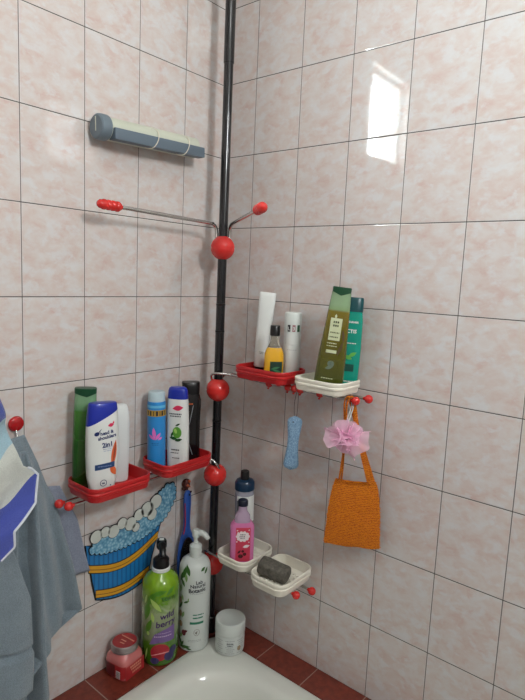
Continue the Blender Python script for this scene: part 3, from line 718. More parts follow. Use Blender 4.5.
def pump(t, z, m, tilt_dir, s=1.0):
    bm = bmesh.new()
    lathe(bm, [(z, 0.0200*s), (z+0.018*s, 0.0195*s), (z+0.021*s, 0.0165*s), (z+0.026*s, 0.0085*s), (z+0.030*s, 0.0078*s)], 32)
    lathe(bm, [(z+0.030*s, 0.0055*s), (z+0.050*s, 0.0055*s)], 20)
    p = obj('pump', bm, m, t, True, 35)
    bm = bmesh.new(); zz = z+0.058*s
    a = math.radians(tilt_dir); d = Vector((math.cos(a), math.sin(a), 0))
    lathe(bm, [(z+0.046*s, 0.0105*s), (z+0.050*s, 0.0125*s), (z+0.066*s, 0.0128*s), (z+0.070*s, 0.0100*s)], 24)
    tube(bm, smooth_path([d*0.002+Vector((0, 0, zz+0.002)), d*0.018*s+Vector((0, 0, zz+0.003)), d*0.032*s+Vector((0, 0, zz-0.003)), d*0.040*s+Vector((0, 0, zz-0.014*s))], 5),
         [0.0095*s]*6+[0.0085*s]*5+[0.0075*s]*4+[0.006*s], 14)
    obj('nozzle', bm, m, p)
pump(t, 0.277, BLACKP, -82, 1.12)
bm = bmesh.new(); box(bm, -0.006, 0.006, -0.006, 0.006, 0.3552, 0.3564, 0.0004); obj('pump_sticker', bm, WHITEP, t, False, label='small white square on top of the pump')
dk('label_art', [leaf(-0.022, 0.205, 0.05, 0.018, 60), leaf(-0.002, 0.222, 0.045, 0.014, 15), leaf(-0.036, 0.165, 0.06, 0.02, 80), leaf(0.015, 0.205, 0.03, 0.012, -20), leaf(-0.03, 0.12, 0.05, 0.016, 70), leaf(0.030, 0.225, 0.03, 0.012, 40)], B_, mat('leaf_print_green', (70, 124, 22), 0.35), t, label='mid green leaves')
dk('label_art', [leaf(-0.010, 0.187, 0.05, 0.014, 130), leaf(-0.040, 0.200, 0.03, 0.008, 75), leaf(-0.018, 0.15, 0.03, 0.010, 100), ell(-0.031, 0.100, 0.0045, 0.006), leaf(-0.036, 0.036, 0.04, 0.006, 80)], B_, mat('pale_leaf_print', (160, 188, 96), 0.35), t, eps=0.0008, label='pale leaves')
dk('label_art', [[(-0.026, 0.068), (0.0, 0.075), (0.045, 0.075), (0.045, 0.122), (0.010, 0.112), (-0.012, 0.100)]], B_, mat('purple_wash_print', (112, 86, 140), 0.35), t, eps=0.0010, label='purple wash behind the words')
dk('label_art', [ell(0.004, 0.045, 0.026, 0.026, 24)], B_, mat('red_berry_print', (156, 34, 44), 0.35), t, eps=0.0012, label='red berry')
dk('label_art', [ell(0.030, 0.030, 0.015, 0.015, 18), ell(0.042, 0.044, 0.012, 0.012, 18), ell(-0.01, 0.020, 0.012, 0.010, 18)], B_, mat('blue_berry_print', (50, 46, 92), 0.35), t, eps=0.0014, label='blue berries')
dk('label_art', [[(-0.020+k*0.006, 0.034+0.004*math.sin(k/9*PI)+0.0015*k/2) for k in range(9)]+[(-0.020+k*0.006, 0.037+0.004*math.sin(k/9*PI)+0.0015*k/2) for k in reversed(range(9))]], B_, mat('pink_swirl', (204, 130, 130), 0.35), t, eps=0.0016)
PU = mat('plum_ink', (62, 34, 88), 0.45)
tx('wild', 0.024, B_, PU, t, (0.022, 0.147), bold=0.0005, eps=0.0013, rot=8, shear=0.2)
tx('berry', 0.025, B_, PU, t, (0.018, 0.124), bold=0.0005, eps=0.0013, rot=8, shear=0.2)
dk('printed_text', dashes(-0.008, 0.034, 0.102, 0.0015, 50)+dashes(-0.012, 0.036, 0.092, 0.003, 51), B_, mat('lilac_print', (190, 170, 200), 0.4), t, eps=0.0014)
tx('LORYS', 0.013, B_, mat('dark_green_ink', (30, 70, 20), 0.4), t, (0.026, 0.200), bold=0.0002, eps=0.0010)

t = thing('pump_bottle', 'tall white pump bottle with green leaf print standing in front of the pole', 'bottle', (0.0985, -0.1605, 0.0034), 42)
P_ = [(0, 0.040, 0.040, 2), (0.002, 0.0435, 0.0435, 2), (0.008, 0.0448, 0.0448, 2), (0.225, 0.0448, 0.0448, 2), (0.243, 0.0435, 0.0435, 2), (0.256, 0.038, 0.038, 2), (0.264, 0.028, 0.028, 2), (0.268, 0.018, 0.018, 2)]
part('body', P_, WHITEB, t); B_ = Body(P_)
part('collar', [(0.268, 0.0165, 0.0165, 2), (0.2685, 0.0175, 0.0175, 2), (0.285, 0.0170, 0.0170, 2), (0.289, 0.0135, 0.0135, 2)], WHITEB, t)
pump(t, 0.283, WHITEB, -15, 0.90)
DGR = mat('deep_leaf_print', (52, 92, 40), 0.4); LGR = mat('light_leaf_print', (120, 152, 92), 0.4)
dk('label_art', [leaf(-0.028, 0.235, 0.034, 0.013, 80), leaf(-0.017, 0.243, 0.032, 0.012, 110), leaf(-0.038, 0.222, 0.034, 0.011, 70), leaf(-0.033, 0.205, 0.026, 0.010, 120), leaf(0.026, 0.246, 0.016, 0.008, 30), leaf(0.036, 0.240, 0.020, 0.008, 60),
                 leaf(-0.020, 0.150, 0.022, 0.006, 30), leaf(-0.040, 0.135, 0.03, 0.008, 60), leaf(-0.040, 0.028, 0.03, 0.010, 120), leaf(-0.022, 0.014, 0.036, 0.009, 10), leaf(-0.032, 0.020, 0.026, 0.008, 60), leaf(-0.010, 0.010, 0.02, 0.006, -15)], B_, DGR, t, label='dark green sprigs')
dk('label_art', [leaf(-0.022, 0.222, 0.026, 0.009, 95), leaf(-0.042, 0.185, 0.028, 0.010, 80), leaf(-0.034, 0.160, 0.020, 0.008, 110), leaf(-0.030, 0.110, 0.022, 0.009, 70), leaf(-0.014, 0.157, 0.014, 0.004, 80), leaf(-0.036, 0.045, 0.024, 0.008, 60)], B_, LGR, t, eps=0.0007, label='pale green sprigs')
dk('label_art', [ell(-0.026, 0.056, 0.007, 0.009), leaf(-0.020, 0.062, 0.014, 0.008, 30)], B_, mat('maroon_print', (96, 34, 44), 0.4), t, eps=0.0009, label='maroon flower')
dk('label_art', [ell(-0.040, 0.11, 0.006, 0.01), ell(-0.038, 0.08, 0.007, 0.009), ell(-0.041, 0.15, 0.005, 0.01)], B_, mat('tan_print', (150, 128, 96), 0.4), t, eps=0.0009)
tx('Lab', 0.014, B_, INK, t, (0.016, 0.206), bold=0.0003, rot=4)
tx('Natural', 0.0145, B_, INK, t, (0.013, 0.195), bold=0.0003, rot=4)
tx('Botanic', 0.0165, B_, INK, t, (0.011, 0.181), bold=0.0005, rot=4)
TG = mat('teal_green_print', (30, 112, 84), 0.4)
dk('label_band', [[(-0.008, 0.085), (0.032, 0.085), (0.032, 0.092), (-0.008, 0.092)]]+dashes(0.0, 0.032, 0.112, 0.003, 60, lo=0.008, hi=0.02)+dashes(0.0, 0.032, 0.102, 0.004, 61, lo=0.008, hi=0.02), B_, TG, t, label='green printed bar')
dk('printed_text', dashes(-0.012, 0.026, 0.036, 0.001, 62)+dashes(-0.012, 0.026, 0.032, 0.001, 63)+dashes(-0.010, 0.026, 0.176, 0.001, 64), B_, MATS['grey_ink'], t)
ro = ell(0.012, 0.060, 0.0085, 0.010, 24); ri = ell(0.012, 0.060, 0.0075, 0.009, 24)
dk('seal', [[ro[k], ro[(k+1) % 24], ri[(k+1) % 24], ri[k]] for k in range(24)]+[leaf(0.012, 0.060, 0.012, 0.003, 70), leaf(0.010, 0.058, 0.009, 0.003, 120)], B_, mat('brown_grey_ink', (96, 88, 76), 0.4), t)

# white jar
t = thing('cream_jar', 'round white jar with white screw lid on the bath corner', 'jar', (0.193, -0.107, 0.0046), 42)
P_ = [(0, 0.037, 0.037, 2), (0.003, 0.0405, 0.0405, 2), (0.010, 0.0418, 0.0418, 2), (0.052, 0.0418, 0.0418, 2), (0.058, 0.039, 0.039, 2)]
part('body', P_, WHITEB, t); B_ = Body(P_)
bm = bmesh.new(); lathe(bm, [(0.058, 0.0395), (0.0585, 0.0425), (0.060, 0.0432), (0.090, 0.0430), (0.0935, 0.0415), (0.0945, 0.0385), (0.0938, 0.037), (0.0938, 0.002)], 56)
obj('lid', bm, WHITEB, t, True, 35, 'smooth white screw lid')
GI = MATS['grey_ink']
ls = []
for i, (a, b) in enumerate(((-0.040, -0.020), (-0.012, 0.014), (0.022, 0.045))):
    for k in range(7): ls += dashes(a+(0.004 if k % 3 else 0), b-(0.004 if k % 2 else 0), 0.010+k*0.0062, 0.0014, 70+i*9+k, lo=0.002, hi=0.005)
dk('printed_text', ls, B_, GI, t)
dk('printed_text', dashes(-0.008, 0.012, 0.0385, 0.0026, 99, lo=0.002, hi=0.004)+dashes(-0.006, 0.008, 0.0335, 0.0022, 98), B_, INK, t, eps=0.0008)
dk('label_art', [ell(0.028, 0.024, 0.006, 0.007)], B_, MATS['tan_print'], t, eps=0.0008)

# pink square jar with red lid
t = thing('scrub_jar', 'squarish pink jar with a clear red-topped silver lid on the ledge', 'jar', (0.046, -0.363, 0.0005), 8)
PJ = mat('pink_scrub', (198, 112, 110), 0.2, trans=0.1, coat=0.5)
P_ = [(0, 0.034, 0.034, 4.5), (0.003, 0.0375, 0.0375, 4.5), (0.008, 0.0390, 0.0390, 4.5), (0.048, 0.0390, 0.0390, 4.5), (0.058, 0.037, 0.037, 4), (0.066, 0.0325, 0.0325, 2.6), (0.070, 0.031, 0.031, 2)]
part('body', P_, PJ, t); B_ = Body(P_)
MR = mat('maroon_label', (92, 26, 30), 0.35); RL = mat('red_label', (166, 38, 42), 0.35)
dk('label', [rect(-0.033, 0.036, 0.006, 0.044)], B_, RL, t, label='red front label')
dk('label_art', [rect(-0.030, 0.006, 0.008, 0.042)], B_, MR, t, eps=0.0008, label='dark maroon panel')
dk('label_art', [rect(0.010, 0.024, 0.009, 0.030)], B_, mat('barcode_white', (220, 214, 210), 0.5), t, eps=0.0011, label='white barcode patch')
dk('printed_text', [rect(0.011, 0.023, 0.0105+k*0.0026, 0.0118+k*0.0026) for k in range(7)], B_, INK, t, eps=0.0014)
# label wraps to the side facing the bath
side = bmesh.new(); 
vs = [side.verts.new(p) for p in ((0.0396, -0.033, 0.006), (0.0396, 0.033, 0.006), (0.0396, 0.033, 0.044), (0.0396, -0.033, 0.044))]; side.faces.new(vs)
obj('label', side, RL, t, False)
side = bmesh.new()
R9 = random.Random(5)
for k, z in enumerate((0.034, 0.026, 0.016)):
    u = -0.018+0.004*k
    while u < 0.020:
        w = R9.uniform(0.003, 0.006)
        vs = [side.verts.new(p) for p in ((0.0400, u, z), (0.0400, u+w, z), (0.0400, u+w, z+0.0055), (0.0400, u, z+0.0055))]; side.faces.new(vs); u += w+0.0015
obj('printed_text', side, mat('peach_print', (212, 140, 116), 0.4), t, False)
bm = bmesh.new(); lathe(bm, [(0.070, 0.0335), (0.0705, 0.0355), (0.076, 0.0362), (0.0765, 0.0350), (0.080, 0.0350), (0.0805, 0.0362), (0.088, 0.0358), (0.089, 0.0345), (0.089, 0.0322), (0.0875, 0.0318)], 56, cap1=False)
lid = obj('lid', bm, mat('silver_lid', (170, 160, 160), 0.28, 0.8), t, True, 35, 'silver screw ring')
bm = bmesh.new(); lathe(bm, [(0.0868, 0.0005), (0.0874, 0.0320)], 56, cap0=False, cap1=False)
obj('lid_window', bm, mat('red_lid_label', (150, 26, 32), 0.15, coat=0.8), lid, True, 35, 'round red top of the lid')
bm = bmesh.new()
for a, b, c, d in ((-0.022, 0.010, 0.024, 0.013), (-0.010, -0.004, 0.008, 0.0), (-0.004, -0.014, 0.010, -0.009)):
    vs = [bm.verts.new(p) for p in ((a, b, 0.0886), (c, d-0.004, 0.0886), (c, d, 0.0886), (a, b+0.003, 0.0886))]; bm.faces.new(vs)
obj('printed_text', bm, MATS['peach_print'], lid, False)

# ------------------------------------------------------------------ hanging things on the right arm
# blue foot stone
t = thing('foot_file', 'light blue waisted foot stone hanging on a cord below the red tray', 'foot file', (0.366, -0.0835, 0.0))
bm = bmesh.new(); zt, zb_ = 0.7185, 0.577; rr = []
for k in range(25):
    f = k/24; z = zb_+(zt-zb_)*f
    w = 0.0185*(0.86+0.14*math.cos(f*2*2*PI*0.5)) if 0 < f < 1 else 0
    endf = min(1, math.sqrt(max(0, 1-((abs(f-0.5)*2-0.78)/0.22)**2)) if abs(f-0.5)*2 > 0.78 else 1)
    w = (0.0165+0.003*math.cos(f*2*PI)+0.0012*(1-f))*max(endf, 0.12); d = 0.0095*max(endf, 0.3)
    rr.append([Vector((*sup(w, d, 2.8, q, 28), z)) for q in range(28)])
rings(bm, rr); bmesh.ops.rotate(bm, verts=bm.verts, cent=(0, 0, zt), matrix=Matrix.Rotation(math.radians(35), 3, 'Z') @ Matrix.Rotation(math.radians(2.5), 3, 'Y'))
g = NT('blue_pumice'); tc = g.n('TexCoord'); ns = g.noise(tc.outputs['Object'], 330, 4, 0.75)
g.l(g.ramp(ns, [(0.36, srgb(88, 122, 158)), (0.5, srgb(122, 158, 188)), (0.64, srgb(160, 190, 212))]), g.b.inputs['Base Color']); g.b.inputs['Roughness'].default_value = 0.9
bp = g.n('Bump'); bp.inputs['Strength'].default_value = 0.8; bp.inputs['Distance'].default_value = 0.003; g.l(ns, bp.inputs['Height']); g.l(bp.outputs['Normal'], g.b.inputs['Normal'])
obj('stone', bm, g.m, t)
bm = bmesh.new()
for s_ in (-1, 1):
    tube(bm, smooth_path([(0.0, 0.008, 0.790), (0.003*s_, 0.004, 0.778), (0.0055*s_, 0.0, 0.75), (0.004*s_, 0.0, 0.722), (0.0005*s_, -0.001, 0.712)], 5), 0.0007, 6)
obj('cord', bm, mat('dark_cord', (60, 50, 50), 0.8), t, label='thin dark cord loop')
bm = bmesh.new(); ball(bm, (0, -0.0088, 0.705), 0.0028, 12); obj('cord_hole', bm, INK, t)

# orange knitted bag
def knit(name, c0, c1, sc=260):
    g = NT(name); tc = g.n('TexCoord')
    w = g.n('TexWave'); w.wave_type = 'BANDS'; w.bands_direction = 'Z'; w.inputs['Scale'].default_value = 75; w.inputs['Distortion'].default_value = 6; w.inputs['Detail Scale'].default_value = 4; w.inputs['Detail'].default_value = 2
    g.l(tc.outputs['Object'], w.inputs['Vector'])
    n = g.noise(tc.outputs['Object'], sc, 3, 0.7)
    f = g.math('MULTIPLY', g.math('ADD', w.outputs['Fac'], n), 0.5)
    g.l(g.ramp(f, [(0.3, srgb(*c0)), (0.6, srgb(*c1))]), g.b.inputs['Base Color'])
    bp = g.n('Bump'); bp.inputs['Strength'].default_value = 1.0; bp.inputs['Distance'].default_value = 0.008
    g.l(f, bp.inputs['Height']); g.l(bp.outputs['Normal'], g.b.inputs['Normal']); g.b.inputs['Roughness'].default_value = 0.95
    return g.m
KN = knit('orange_knit', (222, 102, 4), (255, 150, 8))
bagx, bagy = 0.5385, -0.062
t = thing('knitted_bag', 'orange knitted wash bag hanging by two straps from the rod ends on the right wall', 'bag', (bagx, bagy, 0), 30)
bm = bmesh.new(); N1, N2 = 30, 34; grid = {}
ztop, zbot = 0.592, 0.424
for side_ in (-1, 1):
    for i in range(N1+1):
        for j in range(N2+1):
            fu = i/N1*2-1; fv = j/N2
            hw = 0.0675-0.009*fv-0.011*fv**5
            z = zbot+(ztop-zbot)*fv
            if fv > 0.8: z -= (fv-0.8)/0.2*0.013*(1-fu*fu)**0.8*(1 if side_ < 0 else 0.4)
            z += 0.001*math.sin(fu*7)*(1-fv)
            puff = (1-abs(fu)**3)*(0.006+0.007*math.sin(PI*min(1, fv*1.1)))
            y = side_*puff*(0.7 if side_ > 0 else 1)
            p = Vector((fu*hw, y, z))
            nn = noise.noise(p*90)*0.0012+noise.noise(p*260)*0.0012
            p += Vector((nn*(1 if abs(fu) > .95 else .3), side_*nn, nn*(1 if fv < .03 else 0)))
            if abs(fu) == 1: p.y = 0
            grid[(side_, i, j)] = bm.verts.new(p)
for side_ in (-1, 1):
    for i in range(N1):
        for j in range(N2):
            bm.faces.new([grid[(side_, i, j)], grid[(side_, i+1, j)], grid[(side_, i+1, j+1)], grid[(side_, i, j+1)]])
for i in range(N1): bm.faces.new([grid[(-1, i, 0)], grid[(1, i, 0)], grid[(1, i+1, 0)], grid[(-1, i+1, 0)]])
bmesh.ops.remove_doubles(bm, verts=bm.verts, dist=1e-5)
obj('pouch', bm, KN, t, True, 80)
# loose fibres round the pouch
bm = bmesh.new(); RF = random.Random(3)
for k in range(260):
    e = RF.choice('lrb'); fv = RF.random()
    hw = 0.0675-0.009*fv-0.011*fv**5; z = zbot+(ztop-zbot)*fv
    if e == 'b': p = Vector((RF.uniform(-.064, .064), RF.uniform(-.004, .004), zbot+0.001)); d = Vector((RF.uniform(-.5, .5), RF.uniform(-.4, .4), -1))
    else:
        s_ = -1 if e == 'l' else 1; p = Vector((s_*(hw-0.001), 0, z)); d = Vector((s_, RF.uniform(-.6, .6), RF.uniform(-.8, .8)))
    L = RF.uniform(.002, .0045); tube(bm, [p, p+d*L*.5, p+d*L+Vector((RF.uniform(-1, 1), 0, RF.uniform(-1, 1)))*.001], 0.00022, 4)
fz = obj('fuzz', bm, KN, t); fz['kind'] = 'stuff'
def strap(pts, w=0.0055):
    bm = bmesh.new(); tube(bm, smooth_path(pts, 6), w, 10, 0.45); obj('strap', bm, KN, t)
# local frame: x along the bag, rods pass near local origin at top
inv = (Matrix.Translation((bagx, bagy, 0)) @ Matrix.Rotation(math.radians(30), 4, 'Z')).inverted()
def Lc(x, y, z): return inv @ Vector((x, y, z))
top_f = Lc(0.508, -0.0745, 0.7925); top_b = Lc(0.522, -0.033, 0.7925)
def loop_strap(xl, xr, y0, rodx, w):
    a = Lc(rodx, -0.0755, 0.7925)
    pl = [(xl, y0, 0.586), (xl+(a.x-xl)*0.5, y0+(a.y-y0)*0.5, 0.688), (a.x-0.008, a.y-0.008, 0.775), tuple(a), (a.x+0.008, a.y+0.009, 0.775), (a.x+(xr-a.x)*0.42, y0+(a.y-y0)*0.58, 0.702), (xr, y0, 0.586)]
    strap(pl, w)
loop_strap(-0.040, 0.032, -0.003, 0.5175, 0.0056)
loop_strap(-0.034, 0.042, 0.006, 0.5105, 0.0050)

# pink bath pouf
t = thing('bath_pouf', 'pink mesh bath puff hanging on a white cord in front of the orange bag', 'bath puff', (0.520, -0.094, 0.703))
t.scale = (0.86, 0.86, 0.86)
g = NT('pink_mesh'); ot = [n for n in g.t.nodes if n.type == 'OUTPUT_MATERIAL'][0]
dif = g.n('BsdfDiffuse'); dif.inputs[0].default_value = srgb(255, 222, 240)
trl = g.n('BsdfTranslucent'); trl.inputs[0].default_value = srgb(255, 216, 238)
trp = g.n('BsdfTransparent')
m1 = g.n('MixShader'); m1.inputs[0].default_value = 0.5; g.l(dif.outputs[0], m1.inputs[1]); g.l(trl.outputs[0], m1.inputs[2])
lw = g.n('LayerWeight'); lw.inputs[0].default_value = 0.35
tcn = g.n('TexCoord'); vv = g.noise(tcn.outputs['Object'], 140, 2)
op = g.math('ADD', g.math('MULTIPLY', lw.outputs['Facing'], 0.5), 0.58, True)
m2 = g.n('MixShader'); g.l(op, m2.inputs[0]); g.l(trp.outputs[0], m2.inputs[1]); g.l(m1.outputs[0], m2.inputs[2]); g.l(m2.outputs[0], ot.inputs[0])
PM = g.m
bm = bmesh.new(); RP = random.Random(11)
def petal(bm, direction, R, cup, waves, ph, amp, at=(0, 0, 0)):
    b = bmesh.new(); NR, NA = 12, 72; vs = []
    for i in range(NR+1):
        f = i/NR; row = []
        for k in range(NA):
            a = 2*PI*k/NA
            r = R*f*(1+0.10*math.sin(3*a+ph)+0.05*math.sin(7*a+ph*2))
            z = cup*R*(f**1.4)+amp*R*f*f*math.sin(waves*a+ph)+0.15*amp*R*f**3*math.sin((2*waves+1)*a+ph*3)
            row.append(b.verts.new((r*math.cos(a), r*math.sin(a), z)))
        vs.append(row)
    for i in range(1, NR):
        for k in range(NA): b.faces.new((vs[i][k], vs[i][(k+1) % NA], vs[i+1][(k+1) % NA], vs[i+1][k]))
    for v in [v for v in b.verts if not v.link_faces]: b.verts.remove(v)
    q = Vector(direction).normalized().to_track_quat('Z', 'Y').to_matrix().to_4x4()
    merge(bm, b, Matrix.Translation(RC*at[0]+UC*at[1]+FC*at[2]) @ q)
RC = Vector((0.77, 0.64, 0)); UC = Vector((0, 0, 1)); FC = Vector((0.63, -0.77, 0.1))   # right, up, toward the room
def dirn(r, u, f): return RC*r+UC*u+FC*f
petal(bm, dirn(-0.9, 0.25, 0.6), 0.036, 1.1, 2, 0.4, 0.14, (-0.016, -0.006, 0.008))
petal(bm, dirn(-0.8, 0.3, 0.7), 0.028, 1.0, 2, 1.4, 0.14, (-0.014, -0.006, 0.012))
petal(bm, dirn(-0.5, -0.75, 0.6), 0.034, 0.9, 2, 4.4, 0.16, (-0.006, -0.006, 0.008))
petal(bm, dirn(0.0, 0.8, 0.7), 0.036, 0.8, 2, 1.0, 0.2, (0.000, 0.010, 0.004))
petal(bm, dirn(0.25, 0.75, 0.4), 0.036, 0.7, 3, 2.0, 0.2, (0.008, 0.008, 0.0))
petal(bm, dirn(0.9, 0.35, 0.5), 0.036, 0.9, 2, 2.6, 0.2, (0.012, 0.004, 0.006))
petal(bm, dirn(0.7, 0.5, 0.9), 0.028, 0.9, 3, 0.6, 0.2, (0.012, 0.006, 0.012))
petal(bm, dirn(0.75, -0.45, 0.6), 0.034, 0.85, 2, 3.3, 0.2, (0.010, -0.008, 0.008))
petal(bm, dirn(0.1, -0.9, 0.7), 0.034, 0.85, 2, 5.1, 0.18, (0.004, -0.012, 0.008))
petal(bm, dirn(-0.5, 0.8, -0.3), 0.044, 1.1, 4, 5.5, 0.2)
petal(bm, dirn(1.0, -0.6, -0.2), 0.054, 1.1, 4, 2.2, 0.2)
petal(bm, dirn(0.3, 0.2, -0.6), 0.036, 0.5, 5, 0.9, 0.25)
bmesh.ops.scale(bm, vec=(0.84, 0.84, 0.80), verts=bm.verts)
obj('ruffles', bm, PM, t, True, 180)
bm = bmesh.new()
ox, oy, oz = -0.494, 0.105, -0.700
for dx in (0.0, 0.006):
    tube(bm, smooth_path([(dx*0.5, 0.0, 0.008), (dx-0.002, 0.006, 0.04), (0.0+dx, 0.022, 0.078), (0.000+dx*.4, 0.0220, 0.0985), (0.000+dx*.4, 0.027, 0.1025), (0.001+dx*.4, 0.033, 0.098)], 5), 0.0016, 8)
obj('cord', bm, WHITEP, t, label='white cord looped over the rod')

# ------------------------------------------------------------------ left wall items
# retractable line / roller
t = thing('clothesline_reel', 'grey and cream retractable clothesline bar with a round end cap on the left wall', 'clothesline', (0, 0, 0))
t.location = (0, 0.0528, 0.0143); t.rotation_euler = (0.038, 0, 0)
CREAM = mat('cream_plastic', (192, 196, 180), 0.4); GREYP = mat('grey_blue_plastic', (104, 118, 128), 0.4)
def ycyl(bm, x, z, r, y0, y1, N=40, prof=None):
    L = y1-y0; pr = prof or [(0, r-0.003), (0.003, r), (L-0.003, r), (L, r-0.003)]
    lathe(bm, pr, N, Matrix.Translation((x, y0, z)) @ Matrix.Rotation(-PI/2, 4, 'X'))
bm = bmesh.new(); ycyl(bm, 0.032, 1.389, 0.026, -0.423, -0.146); box(bm, 0.0, 0.03, -0.418, -0.137, 1.371, 1.407, 0.003)
obj('housing', bm, CREAM, t, True, 35, 'cream rounded housing')
bm = bmesh.new(); ycyl(bm, 0.034, 1.389, 0.029, -0.449, -0.422, prof=[(0, 0.010), (0, 0.024), (0.003, 0.0275), (0.010, 0.029), (0.024, 0.029), (0.027, 0.027)])
obj('end_cap', bm, GREYP, t, True, 35, 'round grey end cap')
bm = bmesh.new(); box(bm, 0.040, 0.066, -0.419, -0.138, 1.3625, 1.3885, 0.003)
obj('pull_bar', bm, mat('grey_blue_bar', (92, 106, 118), 0.45), t, True, 35, 'flat grey-blue pull bar')
for y in (-0.300, -0.200):
    bm = bmesh.new()
    tube(bm, smooth_path([(0.034, y+0.010, 1.4160), (0.056, y+0.010, 1.4045), (0.0665, y+0.006, 1.390), (0.0675, y, 1.374), (0.064, y-0.010, 1.361), (0.052, y-0.018, 1.3595), (0.040, y-0.022, 1.366)], 5), 0.0011, 8)
    obj('line_cord', bm, mat('cream_cord', (214, 206, 190), 0.7), t, label='thin cream cord around the bar')
bm = bmesh.new(); box(bm, 0.0335, 0.0355, -0.4502, -0.4485, 1.379, 1.410); obj('cap_seam', bm, CREAM, t, False)

# wash-tub wall sticker (y, z) on the left wall; x grows into the room
def ysheet(name, loops, x0, x1, m, parent, label=None):
    b = bmesh.new()
    for lp in loops:
        vs = [b.verts.new((0, y, z)) for y, z in lp]
        f = b.faces.new(vs)
        r = bmesh.ops.extrude_face_region(b, geom=[f])
        bmesh.ops.translate(b, verts=[v for v in r['geom'] if isinstance(v, bmesh.types.BMVert)], vec=(x1-x0, 0, 0))
    bmesh.ops.translate(b, verts=b.verts, vec=(x0, 0, 0))
    bmesh.ops.triangulate(b, faces=[f for f in b.faces if len(f.verts) > 4])
    return obj(name, b, m, parent, True, 30, label)
t = thing('wall_sticker', 'flat foam wall sticker of a blue wash tub with yellow hoops and suds', 'wall sticker', (0, 0, 0))
def arc(p, q, sag, n=14): return [(p[0]+(q[0]-p[0])*k/n, p[1]+(q[1]-p[1])*k/n-sag*math.sin(PI*k/n)) for k in range(n+1)]
tubo = arc((-0.4205, 0.213), (-0.256, 0.206), 0.018) + [(-0.243, 0.262), (-0.2095, 0.362), (-0.189, 0.392)] + list(reversed(arc((-0.452, 0.372), (-0.189, 0.392), 0.050))) + [(-0.447, 0.322), (-0.440, 0.316), (-0.4315, 0.262)]
def grow(lp, d):
    cy = sum(p[0] for p in lp)/len(lp); cz_ = sum(p[1] for p in lp)/len(lp); n = len(lp); out = []
    for i in range(n):
        a, b = Vector(lp[i-1]), Vector(lp[(i+1) % n]); tt = (b-a).normalized(); no = Vector((tt.y, -tt.x))
        out.append((lp[i][0]+no.x*d, lp[i][1]+no.y*d))
    return out
BLK = mat('sticker_black', (16, 18, 22), 0.5); SB = NT('sticker_blue')
tcn = SB.n('TexCoord'); ww = SB.n('TexWave'); ww.bands_direction = 'Y'; ww.inputs['Scale'].default_value = 22; ww.inputs['Distortion'].default_value = 0.6
SB.l(tcn.outputs['Object'], ww.inputs['Vector'])
SB.l(SB.ramp(ww.outputs['Fac'], [(0.0, srgb(16, 64, 110)), (0.07, srgb(22, 108, 170)), (1.0, srgb(28, 118, 180))]), SB.b.inputs['Base Color']); SB.b.inputs['Roughness'].default_value = 0.45
ysheet('outline', [grow(tubo, 0.0045)], 0.0004, 0.0020, BLK, t, 'black outline')
ysheet('tub_panel', [tubo], 0.0016, 0.0030, SB.m, t, 'blue staved tub')
def lerp_loop(z_off_l, z_off_r, sag, th, yl, yr, rise=0.0):
    a = arc((yl, z_off_l), (yr, z_off_r), sag); b = arc((yl, z_off_l+th), (yr, z_off_r+th), sag)
    return a+list(reversed(b))
GO = mat('sticker_yellow', (206, 150, 36), 0.45)
for (zl_, zr_, sag, yl, yr) in ((0.296, 0.312, 0.034, -0.4445, -0.2210), (0.2185, 0.2185, 0.0185, -0.4235, -0.2520)):
    ysheet('hoop_outline', [lerp_loop(zl_-0.0015, zr_-0.0015, sag, 0.024, yl-0.001, yr+0.001)], 0.0026, 0.0036, BLK, t)
    ysheet('hoop', [lerp_loop(zl_+0.001, zr_+0.001, sag, 0.019, yl, yr)], 0.0032, 0.0044, GO, t, 'yellow hoop')
    ysheet('hoop_line', [lerp_loop(zl_+0.0085, zr_+0.0085, sag, 0.0018, yl, yr)], 0.0042, 0.0048, mat('sticker_brown', (120, 70, 24), 0.5), t)
SU = NT('sticker_suds'); tcn = SU.n('TexCoord'); vo = SU.n('TexVoronoi'); vo.inputs['Scale'].default_value = 120; SU.l(tcn.outputs['Object'], vo.inputs['Vector'])
SU.l(SU.ramp(vo.outputs['Distance'], [(0.0, srgb(176, 206, 216)), (0.5, srgb(104, 160, 188)), (0.9, srgb(60, 116, 150))]), SU.b.inputs['Base Color']); SU.b.inputs['Roughness'].default_value = 0.5
RS = random.Random(4)
def cloud(cpts, r0, r1, step=0.010):
    """scalloped outline around a band of points: upper then lower"""
    up = []; n = len(cpts)
    for i, (y, z) in enumerate(cpts): up.append((y, z))
    return up
def scallop(path, bump):
    out = []
    for i in range(len(path)):
        a, b = Vector(path[i]), Vector(path[(i+1) % len(path)]); L = (b-a).length; k = max(1, round(L/bump)); d = (b-a)/k; no = Vector((d.y, -d.x)).normalized()
        for j in range(k):
            for s_ in range(5): 
                q = a+d*(j+s_/5)+no*math.sin(PI*s_/5)*d.length*0.38; out.append((q.x, q.y))
    return out
suds = [(-0.442, 0.352), (-0.400, 0.336), (-0.340, 0.330), (-0.280, 0.334), (-0.240, 0.345), (-0.200, 0.366), (-0.176, 0.392), (-0.160, 0.425), (-0.162, 0.450), (-0.180, 0.462), (-0.200, 0.455), (-0.222, 0.444), (-0.262, 0.420), (-0.300, 0.400), (-0.340, 0.392), (-0.385, 0.388), (-0.425, 0.376)]
ysheet('suds_outline', [grow(scallop(suds, 0.016), 0.003)], 0.0030, 0.0042, BLK, t)
ysheet('suds', [scallop(suds, 0.016)], 0.0040, 0.0056, SU.m, t, 'pale blue soap suds')
SW = mat('sticker_white', (198, 204, 196), 0.5)
blobs = []
